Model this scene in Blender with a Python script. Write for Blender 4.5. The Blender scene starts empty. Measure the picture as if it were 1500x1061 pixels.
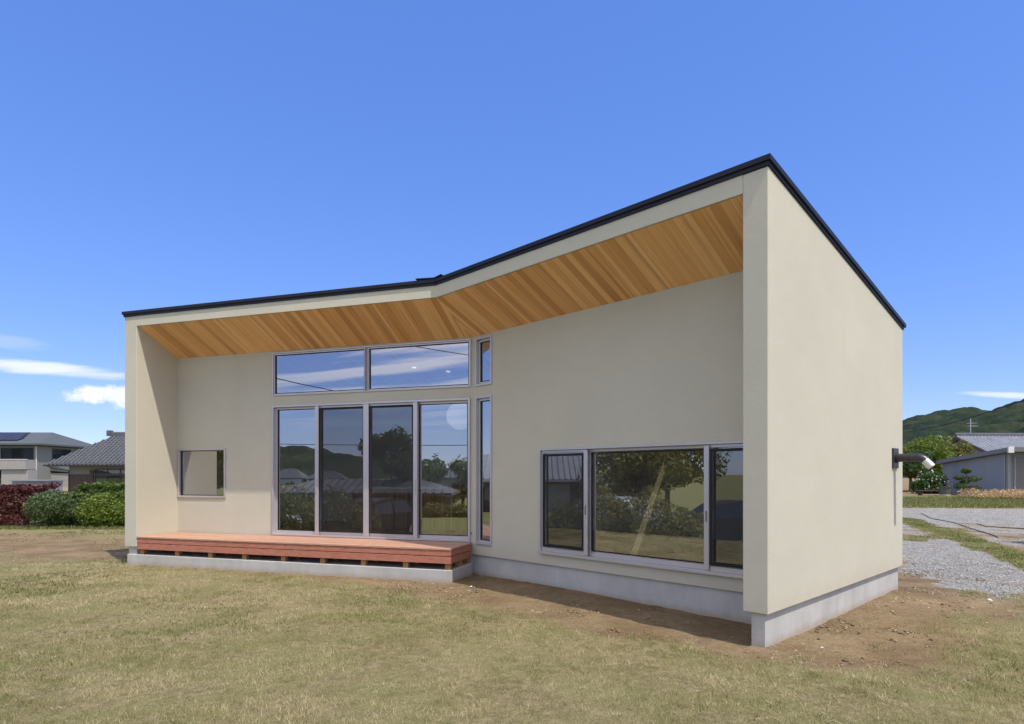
import bpy, bmesh, math, random
import numpy as np
from mathutils import Vector, Matrix
random.seed(7)
R = math.radians
D = bpy.data
scene = bpy.context.scene
C = scene.collection

# ------------------------------------------------------------------ camera, sky, sun
cam_d = D.cameras.new('camera'); cam = D.objects.new('camera', cam_d); C.objects.link(cam)
cam.location = (0, 0, 1.5); cam.rotation_euler = (R(90), 0, 0)
cam_d.sensor_width = 36.0; cam_d.lens = 36.0 * 908 / 1500
cam_d.shift_y = (695.8 - 530.5) / 1500
cam_d.clip_start = 0.05; cam_d.clip_end = 6000
scene.camera = cam

SUN_EL = R(60.5)
SX, SY = 0.644, -0.765                       # horizontal direction towards the sun
sun_d = D.lights.new('sun', 'SUN'); sun = D.objects.new('sun', sun_d); C.objects.link(sun)
sun_d.energy = 2.0; sun_d.angle = R(0.53); sun_d.color = (1.0, 0.96, 0.90)
to_sun = Vector((SX * math.cos(SUN_EL), SY * math.cos(SUN_EL), math.sin(SUN_EL)))
sun.rotation_euler = to_sun.to_track_quat('Z', 'Y').to_euler()
sun.location = (10, -10, 20)

scene.view_settings.view_transform = 'Standard'; scene.view_settings.look = 'None'
scene.view_settings.exposure = 1.03; scene.view_settings.gamma = 1.0
scene.view_settings.use_curve_mapping = False

world = D.worlds.new('World'); scene.world = world; world.use_nodes = True
def N(nt, typ, **kw):
    n = nt.nodes.new(typ)
    for k, v in kw.items(): setattr(n, k, v)
    return n
def math_n(nt, op, a, b=None, c=None, clamp=False):
    n = nt.nodes.new('ShaderNodeMath'); n.operation = op; n.use_clamp = clamp
    for i, v in enumerate((a, b, c)):
        if v is None: continue
        if isinstance(v, (int, float)): n.inputs[i].default_value = v
        else: nt.links.new(v, n.inputs[i])
    return n.outputs[0]
def mix_n(nt, fac, a, b, blend='MIX'):
    n = nt.nodes.new('ShaderNodeMix'); n.data_type = 'RGBA'; n.blend_type = blend; n.clamp_factor = True
    for s, v in ((n.inputs[0], fac), (n.inputs[6], a), (n.inputs[7], b)):
        if isinstance(v, (int, float)): s.default_value = v
        elif isinstance(v, tuple): s.default_value = v if len(v) == 4 else v + (1,)
        else: nt.links.new(v, s)
    return n.outputs[2]
def maprange(nt, v, a, b, c=0.0, d=1.0, smooth=False):
    n = nt.nodes.new('ShaderNodeMapRange'); n.clamp = True
    if smooth: n.interpolation_type = 'SMOOTHSTEP'
    nt.links.new(v, n.inputs[0])
    for i, x in enumerate((a, b, c, d)): n.inputs[i + 1].default_value = x
    return n.outputs[0]

def build_world():
    nt = world.node_tree; nt.nodes.clear(); L = nt.links
    out = N(nt, 'ShaderNodeOutputWorld'); bg = N(nt, 'ShaderNodeBackground'); bg.inputs[1].default_value = 0.15
    sky = N(nt, 'ShaderNodeTexSky'); sky.sky_type = 'NISHITA'; sky.sun_disc = False
    sky.sun_elevation = SUN_EL; sky.sun_rotation = math.atan2(SX, SY)
    sky.altitude = 100; sky.air_density = 1.0; sky.dust_density = 0.25; sky.ozone_density = 2.5
    hs = N(nt, 'ShaderNodeHueSaturation'); hs.inputs['Saturation'].default_value = 1.55; hs.inputs['Value'].default_value = 1.50
    gm = N(nt, 'ShaderNodeGamma'); gm.inputs[1].default_value = 0.5; L.new(sky.outputs[0], gm.inputs[0])
    L.new(mix_n(nt, 1.0, gm.outputs[0], (0.90, 0.85, 1.0), 'MULTIPLY'), hs.inputs['Color'])
    skyc = mix_n(nt, 1.0, hs.outputs[0], (0.68, 0.85, 1.0), 'MULTIPLY')
    tc = N(nt, 'ShaderNodeTexCoord'); sep = N(nt, 'ShaderNodeSeparateXYZ'); L.new(tc.outputs['Generated'], sep.inputs[0])
    x, y, z = sep.outputs
    ay = math_n(nt, 'MAXIMUM', math_n(nt, 'ABSOLUTE', y), 0.05)
    px = math_n(nt, 'DIVIDE', x, ay); pz = math_n(nt, 'DIVIDE', z, ay)
    front = math_n(nt, 'GREATER_THAN', y, 0.05)
    def ellipse(cx, cz, rx, rz, tilt=0.0):
        dx = math_n(nt, 'SUBTRACT', px, cx); dz = math_n(nt, 'SUBTRACT', math_n(nt, 'SUBTRACT', pz, cz), math_n(nt, 'MULTIPLY', dx, tilt))
        a = math_n(nt, 'POWER', math_n(nt, 'ABSOLUTE', math_n(nt, 'DIVIDE', dx, rx)), 2.0)
        b = math_n(nt, 'POWER', math_n(nt, 'ABSOLUTE', math_n(nt, 'DIVIDE', dz, rz)), 2.0)
        return math_n(nt, 'SUBTRACT', 1.0, math_n(nt, 'ADD', a, b))
    comb = N(nt, 'ShaderNodeCombineXYZ'); L.new(px, comb.inputs[0]); L.new(pz, comb.inputs[2])
    def noise(scale, detail=6, rough=0.6, vec=comb.outputs[0], stretch=(1, 1, 1)):
        mp = N(nt, 'ShaderNodeMapping'); mp.inputs['Scale'].default_value = stretch; L.new(vec, mp.inputs[0])
        n = N(nt, 'ShaderNodeTexNoise'); n.inputs['Scale'].default_value = scale; n.inputs['Detail'].default_value = detail; n.inputs['Roughness'].default_value = rough
        L.new(mp.outputs[0], n.inputs[0]); return n.outputs[0]
    puff = noise(34, 10, 0.68, stretch=(0.8, 1, 1.3))
    def cumulus(cx, cz, rx, rz):
        e = ellipse(cx, cz, rx, rz)
        v = math_n(nt, 'ADD', e, math_n(nt, 'MULTIPLY', math_n(nt, 'SUBTRACT', puff, 0.5), 3.0))
        return maprange(nt, v, 0.0, 1.05, smooth=True)
    c1 = math_n(nt, 'MAXIMUM', cumulus(-0.655, 0.130, 0.075, 0.017), cumulus(-0.60, 0.122, 0.06, 0.026))
    st = noise(9, 6, 0.6, stretch=(1, 1, 9))
    def streak(cx, cz, rx, rz, tilt, amt):
        e = ellipse(cx, cz, rx, rz, tilt)
        v = math_n(nt, 'ADD', e, math_n(nt, 'MULTIPLY', math_n(nt, 'SUBTRACT', st, 0.5), 1.6))
        return math_n(nt, 'MULTIPLY', maprange(nt, v, -0.15, 1.1, smooth=True), amt)
    s1 = streak(-0.78, 0.174, 0.19, 0.013, -0.09, 0.75)
    s2 = streak(-0.83, 0.217, 0.10, 0.014, -0.12, 0.16)
    s3 = streak(0.82, 0.128, 0.10, 0.006, -0.04, 0.6)
    cf = math_n(nt, 'MULTIPLY', math_n(nt, 'MAXIMUM', math_n(nt, 'MAXIMUM', c1, s1), math_n(nt, 'MAXIMUM', s2, s3)), front)
    # cirrus bands behind the viewer (seen mirrored in the glass)
    zz = math_n(nt, 'MAXIMUM', z, 0.06)
    cb = N(nt, 'ShaderNodeCombineXYZ'); L.new(math_n(nt, 'DIVIDE', x, zz), cb.inputs[0]); L.new(math_n(nt, 'DIVIDE', y, zz), cb.inputs[1])
    mp = N(nt, 'ShaderNodeMapping'); mp.inputs['Rotation'].default_value = (0, 0, R(20)); mp.inputs['Scale'].default_value = (0.22, 1.1, 1)
    L.new(cb.outputs[0], mp.inputs[0])
    nb = N(nt, 'ShaderNodeTexNoise'); nb.inputs['Scale'].default_value = 1.3; nb.inputs['Detail'].default_value = 6; nb.inputs['Distortion'].default_value = 0.4
    L.new(mp.outputs[0], nb.inputs[0])
    back = math_n(nt, 'LESS_THAN', y, -0.02)
    ci = math_n(nt, 'MULTIPLY', math_n(nt, 'MULTIPLY', maprange(nt, nb.outputs[0], 0.40, 0.58, smooth=True), back), maprange(nt, z, 0.06, 0.25))
    col = mix_n(nt, cf, skyc, (3.6, 3.6, 3.7)); col = mix_n(nt, math_n(nt, 'MULTIPLY', ci, 0.8), col, (6.2, 5.9, 5.5))
    L.new(col, bg.inputs[0]); L.new(bg.outputs[0], out.inputs[0])
build_world()

# ------------------------------------------------------------------ materials
def new_mat(name):
    m = D.materials.new(name); m.use_nodes = True; nt = m.node_tree
    b = nt.nodes['Principled BSDF']; b.inputs['Roughness'].default_value = 0.7
    b.inputs['Specular IOR Level'].default_value = 0.3
    return m, nt, b
def obj_noise(nt, scale, detail=4, rough=0.55, stretch=(1, 1, 1), coord='Object'):
    tc = N(nt, 'ShaderNodeTexCoord'); mp = N(nt, 'ShaderNodeMapping'); mp.inputs['Scale'].default_value = stretch
    nt.links.new(tc.outputs[coord], mp.inputs[0])
    n = N(nt, 'ShaderNodeTexNoise'); n.inputs['Scale'].default_value = scale; n.inputs['Detail'].default_value = detail; n.inputs['Roughness'].default_value = rough
    nt.links.new(mp.outputs[0], n.inputs[0]); return n.outputs[0]
def bump(nt, b, h, strength, dist=0.01):
    n = N(nt, 'ShaderNodeBump'); n.inputs['Strength'].default_value = strength; n.inputs['Distance'].default_value = dist
    nt.links.new(h, n.inputs['Height']); nt.links.new(n.outputs[0], b.inputs['Normal'])
def plain(name, c1, c2=None, scale=3.0, rough=0.7, metal=0.0, bs=0.0, bscale=80, spec=0.3, stretch=(1, 1, 1)):
    m, nt, b = new_mat(name)
    c2 = c2 or tuple(x * 0.88 for x in c1)
    f = maprange(nt, obj_noise(nt, scale, stretch=stretch), 0.3, 0.7)
    nt.links.new(mix_n(nt, f, c1, c2), b.inputs['Base Color'])
    b.inputs['Roughness'].default_value = rough; b.inputs['Metallic'].default_value = metal; b.inputs['Specular IOR Level'].default_value = spec
    if bs: bump(nt, b, obj_noise(nt, bscale, 3, stretch=stretch), bs)
    return m
M = {}
def make_stucco():
    m, nt, b = new_mat('stucco')
    big = maprange(nt, obj_noise(nt, 0.9, 4), 0.3, 0.7); fine = maprange(nt, obj_noise(nt, 130, 2), 0.25, 0.75)
    c = mix_n(nt, big, (0.61, 0.57, 0.445), (0.57, 0.535, 0.415))
    c = mix_n(nt, math_n(nt, 'MULTIPLY', fine, 0.22), c, (0.42, 0.39, 0.33))
    drip = maprange(nt, obj_noise(nt, 2.2, 4, stretch=(1, 1, 0.12)), 0.58, 0.8)
    c = mix_n(nt, math_n(nt, 'MULTIPLY', drip, 0.10), c, (0.40, 0.37, 0.30))
    tr = maprange(nt, obj_noise(nt, 3.2, 5, 0.65, (1, 1, 2.2)), 0.35, 0.68); c = mix_n(nt, math_n(nt, 'MULTIPLY', tr, 0.14), c, (0.47, 0.425, 0.32))
    tc = N(nt, 'ShaderNodeTexCoord'); sp = N(nt, 'ShaderNodeSeparateXYZ'); nt.links.new(tc.outputs['Object'], sp.inputs[0])
    low = maprange(nt, math_n(nt, 'ADD', sp.outputs[2], math_n(nt, 'MULTIPLY', obj_noise(nt, 6, 5, .7), 0.35)), 0.42, 0.62, 1.0, 0.0)
    c = mix_n(nt, math_n(nt, 'MULTIPLY', low, 0.16), c, (0.36, 0.27, 0.16))
    nt.links.new(c, b.inputs['Base Color']); b.inputs['Roughness'].default_value = 0.92; b.inputs['Specular IOR Level'].default_value = 0.15
    h = math_n(nt, 'ADD', obj_noise(nt, 170, 3, 0.6), math_n(nt, 'MULTIPLY', obj_noise(nt, 48, 2), 0.40))
    bump(nt, b, h, 0.65, 0.006); return m
M['stucco'] = make_stucco()
def make_concrete():
    m, nt, b = new_mat('concrete')
    f = maprange(nt, obj_noise(nt, 2.2, 6, 0.65), 0.3, 0.72); st = maprange(nt, obj_noise(nt, 7, 4, stretch=(1, 1, 0.15)), 0.45, 0.8)
    c = mix_n(nt, f, (0.52, 0.505, 0.465), (0.40, 0.385, 0.35))
    c = mix_n(nt, math_n(nt, 'MULTIPLY', st, 0.35), c, (0.33, 0.31, 0.28))
    tc = N(nt, 'ShaderNodeTexCoord'); sp = N(nt, 'ShaderNodeSeparateXYZ'); nt.links.new(tc.outputs['Object'], sp.inputs[0])
    low = maprange(nt, math_n(nt, 'ADD', sp.outputs[2], math_n(nt, 'MULTIPLY', obj_noise(nt, 9, 4), 0.09)), 0.02, 0.09, 1.0, 0.0)
    c = mix_n(nt, math_n(nt, 'MULTIPLY', low, 0.6), c, (0.36, 0.27, 0.17))
    nt.links.new(c, b.inputs['Base Color']); b.inputs['Roughness'].default_value = 0.9
    bump(nt, b, obj_noise(nt, 60, 5), 0.25); return m
M['concrete'] = make_concrete()
def make_planks(name, w, cols, dark, gap=0.03, sheen=0.45, grain=(42, 1.6), joint=1.9, streak=0.6):
    """planks laid along V of the UV map, each w wide along U"""
    m, nt, b = new_mat(name); L = nt.links
    uv = N(nt, 'ShaderNodeUVMap'); sp = N(nt, 'ShaderNodeSeparateXYZ'); L.new(uv.outputs[0], sp.inputs[0])
    u = math_n(nt, 'DIVIDE', sp.outputs[0], w); idx = math_n(nt, 'FLOOR', u); fr = math_n(nt, 'FRACT', u)
    seg = math_n(nt, 'FLOOR', math_n(nt, 'ADD', math_n(nt, 'DIVIDE', sp.outputs[1], joint), math_n(nt, 'MULTIPLY', idx, 0.37)))
    wn = N(nt, 'ShaderNodeTexWhiteNoise'); wn.noise_dimensions = '2D'
    cv = N(nt, 'ShaderNodeCombineXYZ'); L.new(idx, cv.inputs[0]); L.new(seg, cv.inputs[1]); L.new(cv.outputs[0], wn.inputs['Vector'])
    ramp = N(nt, 'ShaderNodeValToRGB'); L.new(wn.outputs['Value'], ramp.inputs[0])
    els = ramp.color_ramp.elements
    els[0].position = 0; els[0].color = cols[0] + (1,); els[1].position = 1; els[1].color = cols[-1] + (1,)
    for i, c in enumerate(cols[1:-1]):
        e = els.new((i + 1) / (len(cols) - 1)); e.color = c + (1,)
    gv = N(nt, 'ShaderNodeCombineXYZ'); L.new(math_n(nt, 'MULTIPLY', sp.outputs[0], grain[0]), gv.inputs[0]); L.new(math_n(nt, 'MULTIPLY', sp.outputs[1], grain[1]), gv.inputs[1])
    L.new(math_n(nt, 'MULTIPLY', idx, 7.31), gv.inputs[2])
    gn = N(nt, 'ShaderNodeTexNoise'); gn.inputs['Scale'].default_value = 1.0; gn.inputs['Detail'].default_value = 5; gn.inputs['Distortion'].default_value = 0.6; L.new(gv.outputs[0], gn.inputs[0])
    hv = N(nt, 'ShaderNodeCombineXYZ'); L.new(math_n(nt, 'MULTIPLY', sp.outputs[0], grain[0] * 0.22), hv.inputs[0]); L.new(math_n(nt, 'MULTIPLY', sp.outputs[1], 0.35), hv.inputs[1]); L.new(math_n(nt, 'MULTIPLY', idx, 3.17), hv.inputs[2])
    hn = N(nt, 'ShaderNodeTexNoise'); hn.inputs['Scale'].default_value = 1.0; hn.inputs['Detail'].default_value = 3; L.new(hv.outputs[0], hn.inputs[0])
    c = mix_n(nt, math_n(nt, 'MULTIPLY', maprange(nt, gn.outputs[0], 0.45, 0.75), 0.4), ramp.outputs[0], dark)
    c = mix_n(nt, math_n(nt, 'MULTIPLY', maprange(nt, hn.outputs[0], 0.50, 0.72, smooth=True), streak), c, dark)
    edge = math_n(nt, 'LESS_THAN', math_n(nt, 'MINIMUM', fr, math_n(nt, 'SUBTRACT', 1.0, fr)), gap)
    c = mix_n(nt, math_n(nt, 'MULTIPLY', edge, 0.45), c, tuple(x * 0.45 for x in dark))
    L.new(c, b.inputs['Base Color']); b.inputs['Roughness'].default_value = sheen
    bump(nt, b, math_n(nt, 'SUBTRACT', gn.outputs[0], math_n(nt, 'MULTIPLY', edge, 3.0)), 0.15, 0.004); return m
M['soffit'] = make_planks('cedar_soffit', 0.10, [(0.86, 0.48, 0.19), (0.95, 0.59, 0.27), (0.78, 0.41, 0.155), (0.95, 0.60, 0.28), (0.92, 0.55, 0.24), (0.60, 0.30, 0.105), (0.90, 0.52, 0.22)], (0.42, 0.19, 0.065), joint=50, streak=0.62, gap=0.02, grain=(70, 1.3))
M['floor'] = make_planks('oak_floor', 0.09, [(0.36, 0.24, 0.13), (0.42, 0.29, 0.16), (0.33, 0.21, 0.11)], (0.22, 0.13, 0.06), sheen=0.35)
M['slats'] = make_planks('walnut_slats', 0.05, [(0.46, 0.28, 0.11), (0.55, 0.35, 0.15), (0.36, 0.21, 0.08)], (0.18, 0.10, 0.04), gap=0.1)
def make_deckwood(name, c1, c2, c3):
    m, nt, b = new_mat(name)
    gi = N(nt, 'ShaderNodeNewGeometry'); r = gi.outputs['Random Per Island']
    g = maprange(nt, obj_noise(nt, 55, 5, stretch=(0.12, 0.35, 1.0)), 0.35, 0.7)
    c = mix_n(nt, r, c1, c2); c = mix_n(nt, math_n(nt, 'MULTIPLY', g, 0.6), c, c3)
    nt.links.new(c, b.inputs['Base Color']); b.inputs['Roughness'].default_value = 0.6; bump(nt, b, g, 0.1, 0.003); return m
M['deck'] = make_deckwood('red_skirt_wood', (0.42, 0.155, 0.095), (0.50, 0.205, 0.13), (0.26, 0.08, 0.048))
M['deck_top'] = make_deckwood('worn_sheen_deck_wood', (0.46, 0.255, 0.17), (0.56, 0.34, 0.235), (0.36, 0.17, 0.105))  # weathered boards, with the gloss of the sunlit top also put into the colour
M['post'] = plain('post_wood', (0.42, 0.23, 0.09), (0.30, 0.15, 0.06), 9, stretch=(3, 3, 0.5))
M['roof'] = plain('roof_metal', (0.010, 0.011, 0.018), (0.015, 0.016, 0.024), 3, rough=0.45, spec=0.25)
M['alu'] = plain('window_aluminium', (0.60, 0.565, 0.56), (0.565, 0.53, 0.525), 2, rough=0.36, metal=0.55, spec=0.5)
M['handle'] = plain('grey_handle', (.20, .19, .19), rough=.4)
M['gasket'] = plain('black_gasket', (0.015, 0.015, 0.018), rough=0.6)
M['white'] = plain('white_plaster', (0.74, 0.73, 0.70), (0.70, 0.69, 0.66), 1.0, rough=0.9)
M['black'] = plain('black_coating', (0.022, 0.020, 0.026), (0.032, 0.03, 0.036), 12, rough=0.35, spec=0.5)
M['steel'] = plain('stainless', (0.62, 0.60, 0.57), rough=0.42, metal=0.75, spec=0.5)
M['rubber'] = plain('rubber', (0.02, 0.02, 0.02), rough=0.8)
def make_glass(name, refl, tint):
    m, nt, b = new_mat(name); nt.nodes.remove(b); L = nt.links
    out = nt.nodes['Material Output']
    tr = N(nt, 'ShaderNodeBsdfTransparent'); tr.inputs[0].default_value = tint + (1,)
    gl = N(nt, 'ShaderNodeBsdfGlossy'); gl.inputs['Roughness'].default_value = 0.0; gl.inputs['Color'].default_value = (0.93, 0.95, 1.0, 1)
    ge = N(nt, 'ShaderNodeNewGeometry'); dt = N(nt, 'ShaderNodeVectorMath'); dt.operation = 'DOT_PRODUCT'
    L.new(ge.outputs['Incoming'], dt.inputs[0]); L.new(ge.outputs['Normal'], dt.inputs[1])
    schl = math_n(nt, 'POWER', math_n(nt, 'SUBTRACT', 1.0, math_n(nt, 'ABSOLUTE', dt.outputs['Value']), clamp=True), 5.0)
    bp = N(nt, 'ShaderNodeBump'); bp.inputs['Strength'].default_value = 0.035; bp.inputs['Distance'].default_value = 0.02
    L.new(obj_noise(nt, 0.9, 1), bp.inputs['Height']); L.new(bp.outputs[0], gl.inputs['Normal'])
    f = math_n(nt, 'ADD', math_n(nt, 'MULTIPLY', schl, 1.0 - refl), refl, clamp=True)
    mx = N(nt, 'ShaderNodeMixShader'); L.new(f, mx.inputs[0]); L.new(tr.outputs[0], mx.inputs[1]); L.new(gl.outputs[0], mx.inputs[2]); L.new(mx.outputs[0], out.inputs[0]); return m
M['glass'] = make_glass('coated_glass', 0.42, (0.92, 0.94, 0.92))
M['bg_glass'] = make_glass('far_glass', 0.10, (0.55, 0.58, 0.60))
def make_screen():
    m, nt, b = new_mat('insect_mesh'); nt.nodes.remove(b); L = nt.links
    out = nt.nodes['Material Output']; tr = N(nt, 'ShaderNodeBsdfTransparent'); df = N(nt, 'ShaderNodeBsdfDiffuse'); df.inputs[0].default_value = (0.03, 0.03, 0.035, 1)
    mx = N(nt, 'ShaderNodeMixShader'); mx.inputs[0].default_value = 0.34; L.new(tr.outputs[0], mx.inputs[1]); L.new(df.outputs[0], mx.inputs[2]); L.new(mx.outputs[0], out.inputs[0]); return m
M['screen'] = make_screen()
def make_leaf(name, c1, c2, c3, trans=0.25, attr=None):
    m, nt, b = new_mat(name); L = nt.links
    rp = N(nt, 'ShaderNodeValToRGB')
    if attr: gi = N(nt, 'ShaderNodeAttribute'); gi.attribute_name = attr; L.new(gi.outputs['Fac'], rp.inputs[0])
    else: gi = N(nt, 'ShaderNodeNewGeometry'); L.new(gi.outputs['Random Per Island'], rp.inputs[0])
    e = rp.color_ramp.elements; e[0].color = c1 + (1,); e[1].color = c3 + (1,); k = e.new(0.6); k.color = c2 + (1,)
    L.new(rp.outputs[0], b.inputs['Base Color']); b.inputs['Roughness'].default_value = 0.5; b.inputs['Specular IOR Level'].default_value = 0.35
    out = nt.nodes['Material Output']; tl = N(nt, 'ShaderNodeBsdfTranslucent'); L.new(mix_n(nt, 0.5, rp.outputs[0], (c3[0] * 1.3, c3[1] * 1.3, c3[2])), tl.inputs[0])
    mx = N(nt, 'ShaderNodeMixShader'); mx.inputs[0].default_value = trans; L.new(b.outputs[0], mx.inputs[1]); L.new(tl.outputs[0], mx.inputs[2]); L.new(mx.outputs[0], out.inputs[0]); return m
M['leaf_dark'] = make_leaf('leaf_dark', (0.025, 0.06, 0.012), (0.05, 0.10, 0.02), (0.09, 0.16, 0.03))
M['leaf_mid'] = make_leaf('leaf_mid', (0.03, 0.06, 0.012), (0.06, 0.105, 0.02), (0.13, 0.175, 0.04))
M['leaf_bright'] = make_leaf('leaf_bright', (0.055, 0.09, 0.010), (0.105, 0.15, 0.016), (0.19, 0.24, 0.035))
M['leaf_lime'] = make_leaf('leaf_lime', (0.07, 0.11, 0.012), (0.135, 0.19, 0.018), (0.23, 0.28, 0.04))
M['leaf_hedge'] = make_leaf('leaf_hedge', (0.035, 0.07, 0.012), (0.085, 0.135, 0.022), (0.17, 0.22, 0.045))
M['leaf_olive'] = make_leaf('leaf_olive', (0.08, 0.085, 0.016), (0.15, 0.15, 0.03), (0.26, 0.24, 0.07))
M['leaf_sage'] = make_leaf('leaf_sage', (0.05, 0.08, 0.025), (0.085, 0.125, 0.04), (0.14, 0.18, 0.06))
M['leaf_red'] = make_leaf('leaf_red', (0.05, 0.014, 0.012), (0.10, 0.022, 0.02), (0.16, 0.05, 0.035))
M['leaf_pine'] = make_leaf('leaf_pine', (0.015, 0.045, 0.01), (0.03, 0.075, 0.015), (0.07, 0.12, 0.03), 0.1)
M['petal'] = make_leaf('petal', (0.32, 0.24, 0.10), (0.50, 0.27, 0.14), (0.58, 0.44, 0.26))
M['petal_white'] = make_leaf('petal_white', (0.6, 0.6, 0.5), (0.7, 0.7, 0.62), (0.75, 0.75, 0.7))
M['grass'] = make_leaf('dry_grass', (0.13, 0.15, 0.035), (0.40, 0.345, 0.165), (0.66, 0.56, 0.35), 0.3, 'tint')
M['weed'] = make_leaf('green_weed', (0.10, 0.115, 0.026), (0.17, 0.175, 0.045), (0.27, 0.255, 0.095), 0.3)
M['bark'] = plain('bark', (0.16, 0.12, 0.085), (0.09, 0.07, 0.05), 8, bs=0.5, bscale=20, stretch=(1, 1, 0.3))
def make_ground():
    m, nt, b = new_mat('ground'); L = nt.links
    def at(n):
        a = N(nt, 'ShaderNodeAttribute'); a.attribute_name = n; return a.outputs['Fac']
    n1 = obj_noise(nt, 1.3, 5); n2 = obj_noise(nt, 14, 5, 0.65); n3 = obj_noise(nt, 70, 4, 0.7); n4 = obj_noise(nt, 0.35, 4)
    turf = mix_n(nt, maprange(nt, n2, 0.32, 0.68), (0.19, 0.155, 0.07), (0.42, 0.345, 0.185))
    turf = mix_n(nt, math_n(nt, 'MULTIPLY', maprange(nt, n1, 0.42, 0.62), 0.55), turf, (0.23, 0.24, 0.075))
    turf = mix_n(nt, math_n(nt, 'MULTIPLY', maprange(nt, n4, 0.5, 0.68), 0.35), turf, (0.46, 0.35, 0.23))
    turf = mix_n(nt, math_n(nt, 'MULTIPLY', maprange(nt, n3, 0.45, 0.8), 0.5), turf, (0.53, 0.45, 0.27))
    n5 = obj_noise(nt, 120, 3, 0.75); turf = mix_n(nt, math_n(nt, 'MULTIPLY', maprange(nt, n5, 0.50, 0.62), 0.75), turf, (0.085, 0.07, 0.028))
    soil = mix_n(nt, maprange(nt, n1, 0.3, 0.7), (0.20, 0.130, 0.064), (0.40, 0.295, 0.168))
    soil = mix_n(nt, math_n(nt, 'MULTIPLY', maprange(nt, n2, 0.45, 0.75), 0.6), soil, (0.15, 0.095, 0.046))
    soil = mix_n(nt, math_n(nt, 'MULTIPLY', maprange(nt, n5, 0.5, 0.64), 0.55), soil, (0.095, 0.06, 0.03)); soil = mix_n(nt, math_n(nt, 'MULTIPLY', maprange(nt, n3, 0.55, 0.75), 0.75), soil, (0.56, 0.47, 0.34))
    tc = N(nt, 'ShaderNodeTexCoord'); vo = N(nt, 'ShaderNodeTexVoronoi'); vo.inputs['Scale'].default_value = 30; L.new(tc.outputs['Object'], vo.inputs['Vector'])
    sv = N(nt, 'ShaderNodeSeparateXYZ'); L.new(vo.outputs['Color'], sv.inputs[0])
    grav = mix_n(nt, sv.outputs[0], (0.31, 0.295, 0.265), (0.60, 0.575, 0.52))
    grav = mix_n(nt, math_n(nt, 'MULTIPLY', maprange(nt, vo.outputs['Distance'], 0.35, 0.75), 0.75), grav, (0.20, 0.185, 0.16))
    green = mix_n(nt, maprange(nt, n2, 0.35, 0.65), (0.15, 0.155, 0.04), (0.27, 0.245, 0.10))
    def mask(a, k):
        return maprange(nt, math_n(nt, 'ADD', at(a), math_n(nt, 'MULTIPLY', math_n(nt, 'SUBTRACT', math_n(nt, 'ADD', math_n(nt, 'MULTIPLY', n2, 0.6), math_n(nt, 'MULTIPLY', n1, 0.4)), 0.5), k)), 0.38, 0.62)
    c = mix_n(nt, mask('soil', 1.5), turf, soil); c = mix_n(nt, math_n(nt, 'MULTIPLY', mask('gravel', 1.9), maprange(nt, obj_noise(nt, 3.1, 5, 0.7), 0.34, 0.5, 0.45, 1.0)), c, grav); c = mix_n(nt, mask('green', 1.5), c, green)
    L.new(c, b.inputs['Base Color']); b.inputs['Roughness'].default_value = 0.95; b.inputs['Specular IOR Level'].default_value = 0.1
    h = math_n(nt, 'ADD', math_n(nt, 'ADD', math_n(nt, 'MULTIPLY', n2, 1.6), n3), math_n(nt, 'MULTIPLY', math_n(nt, 'MULTIPLY', vo.outputs['Distance'], at('gravel')), -1.6))
    bump(nt, b, h, 0.9, 0.03); return m
M['ground'] = make_ground()

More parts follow.
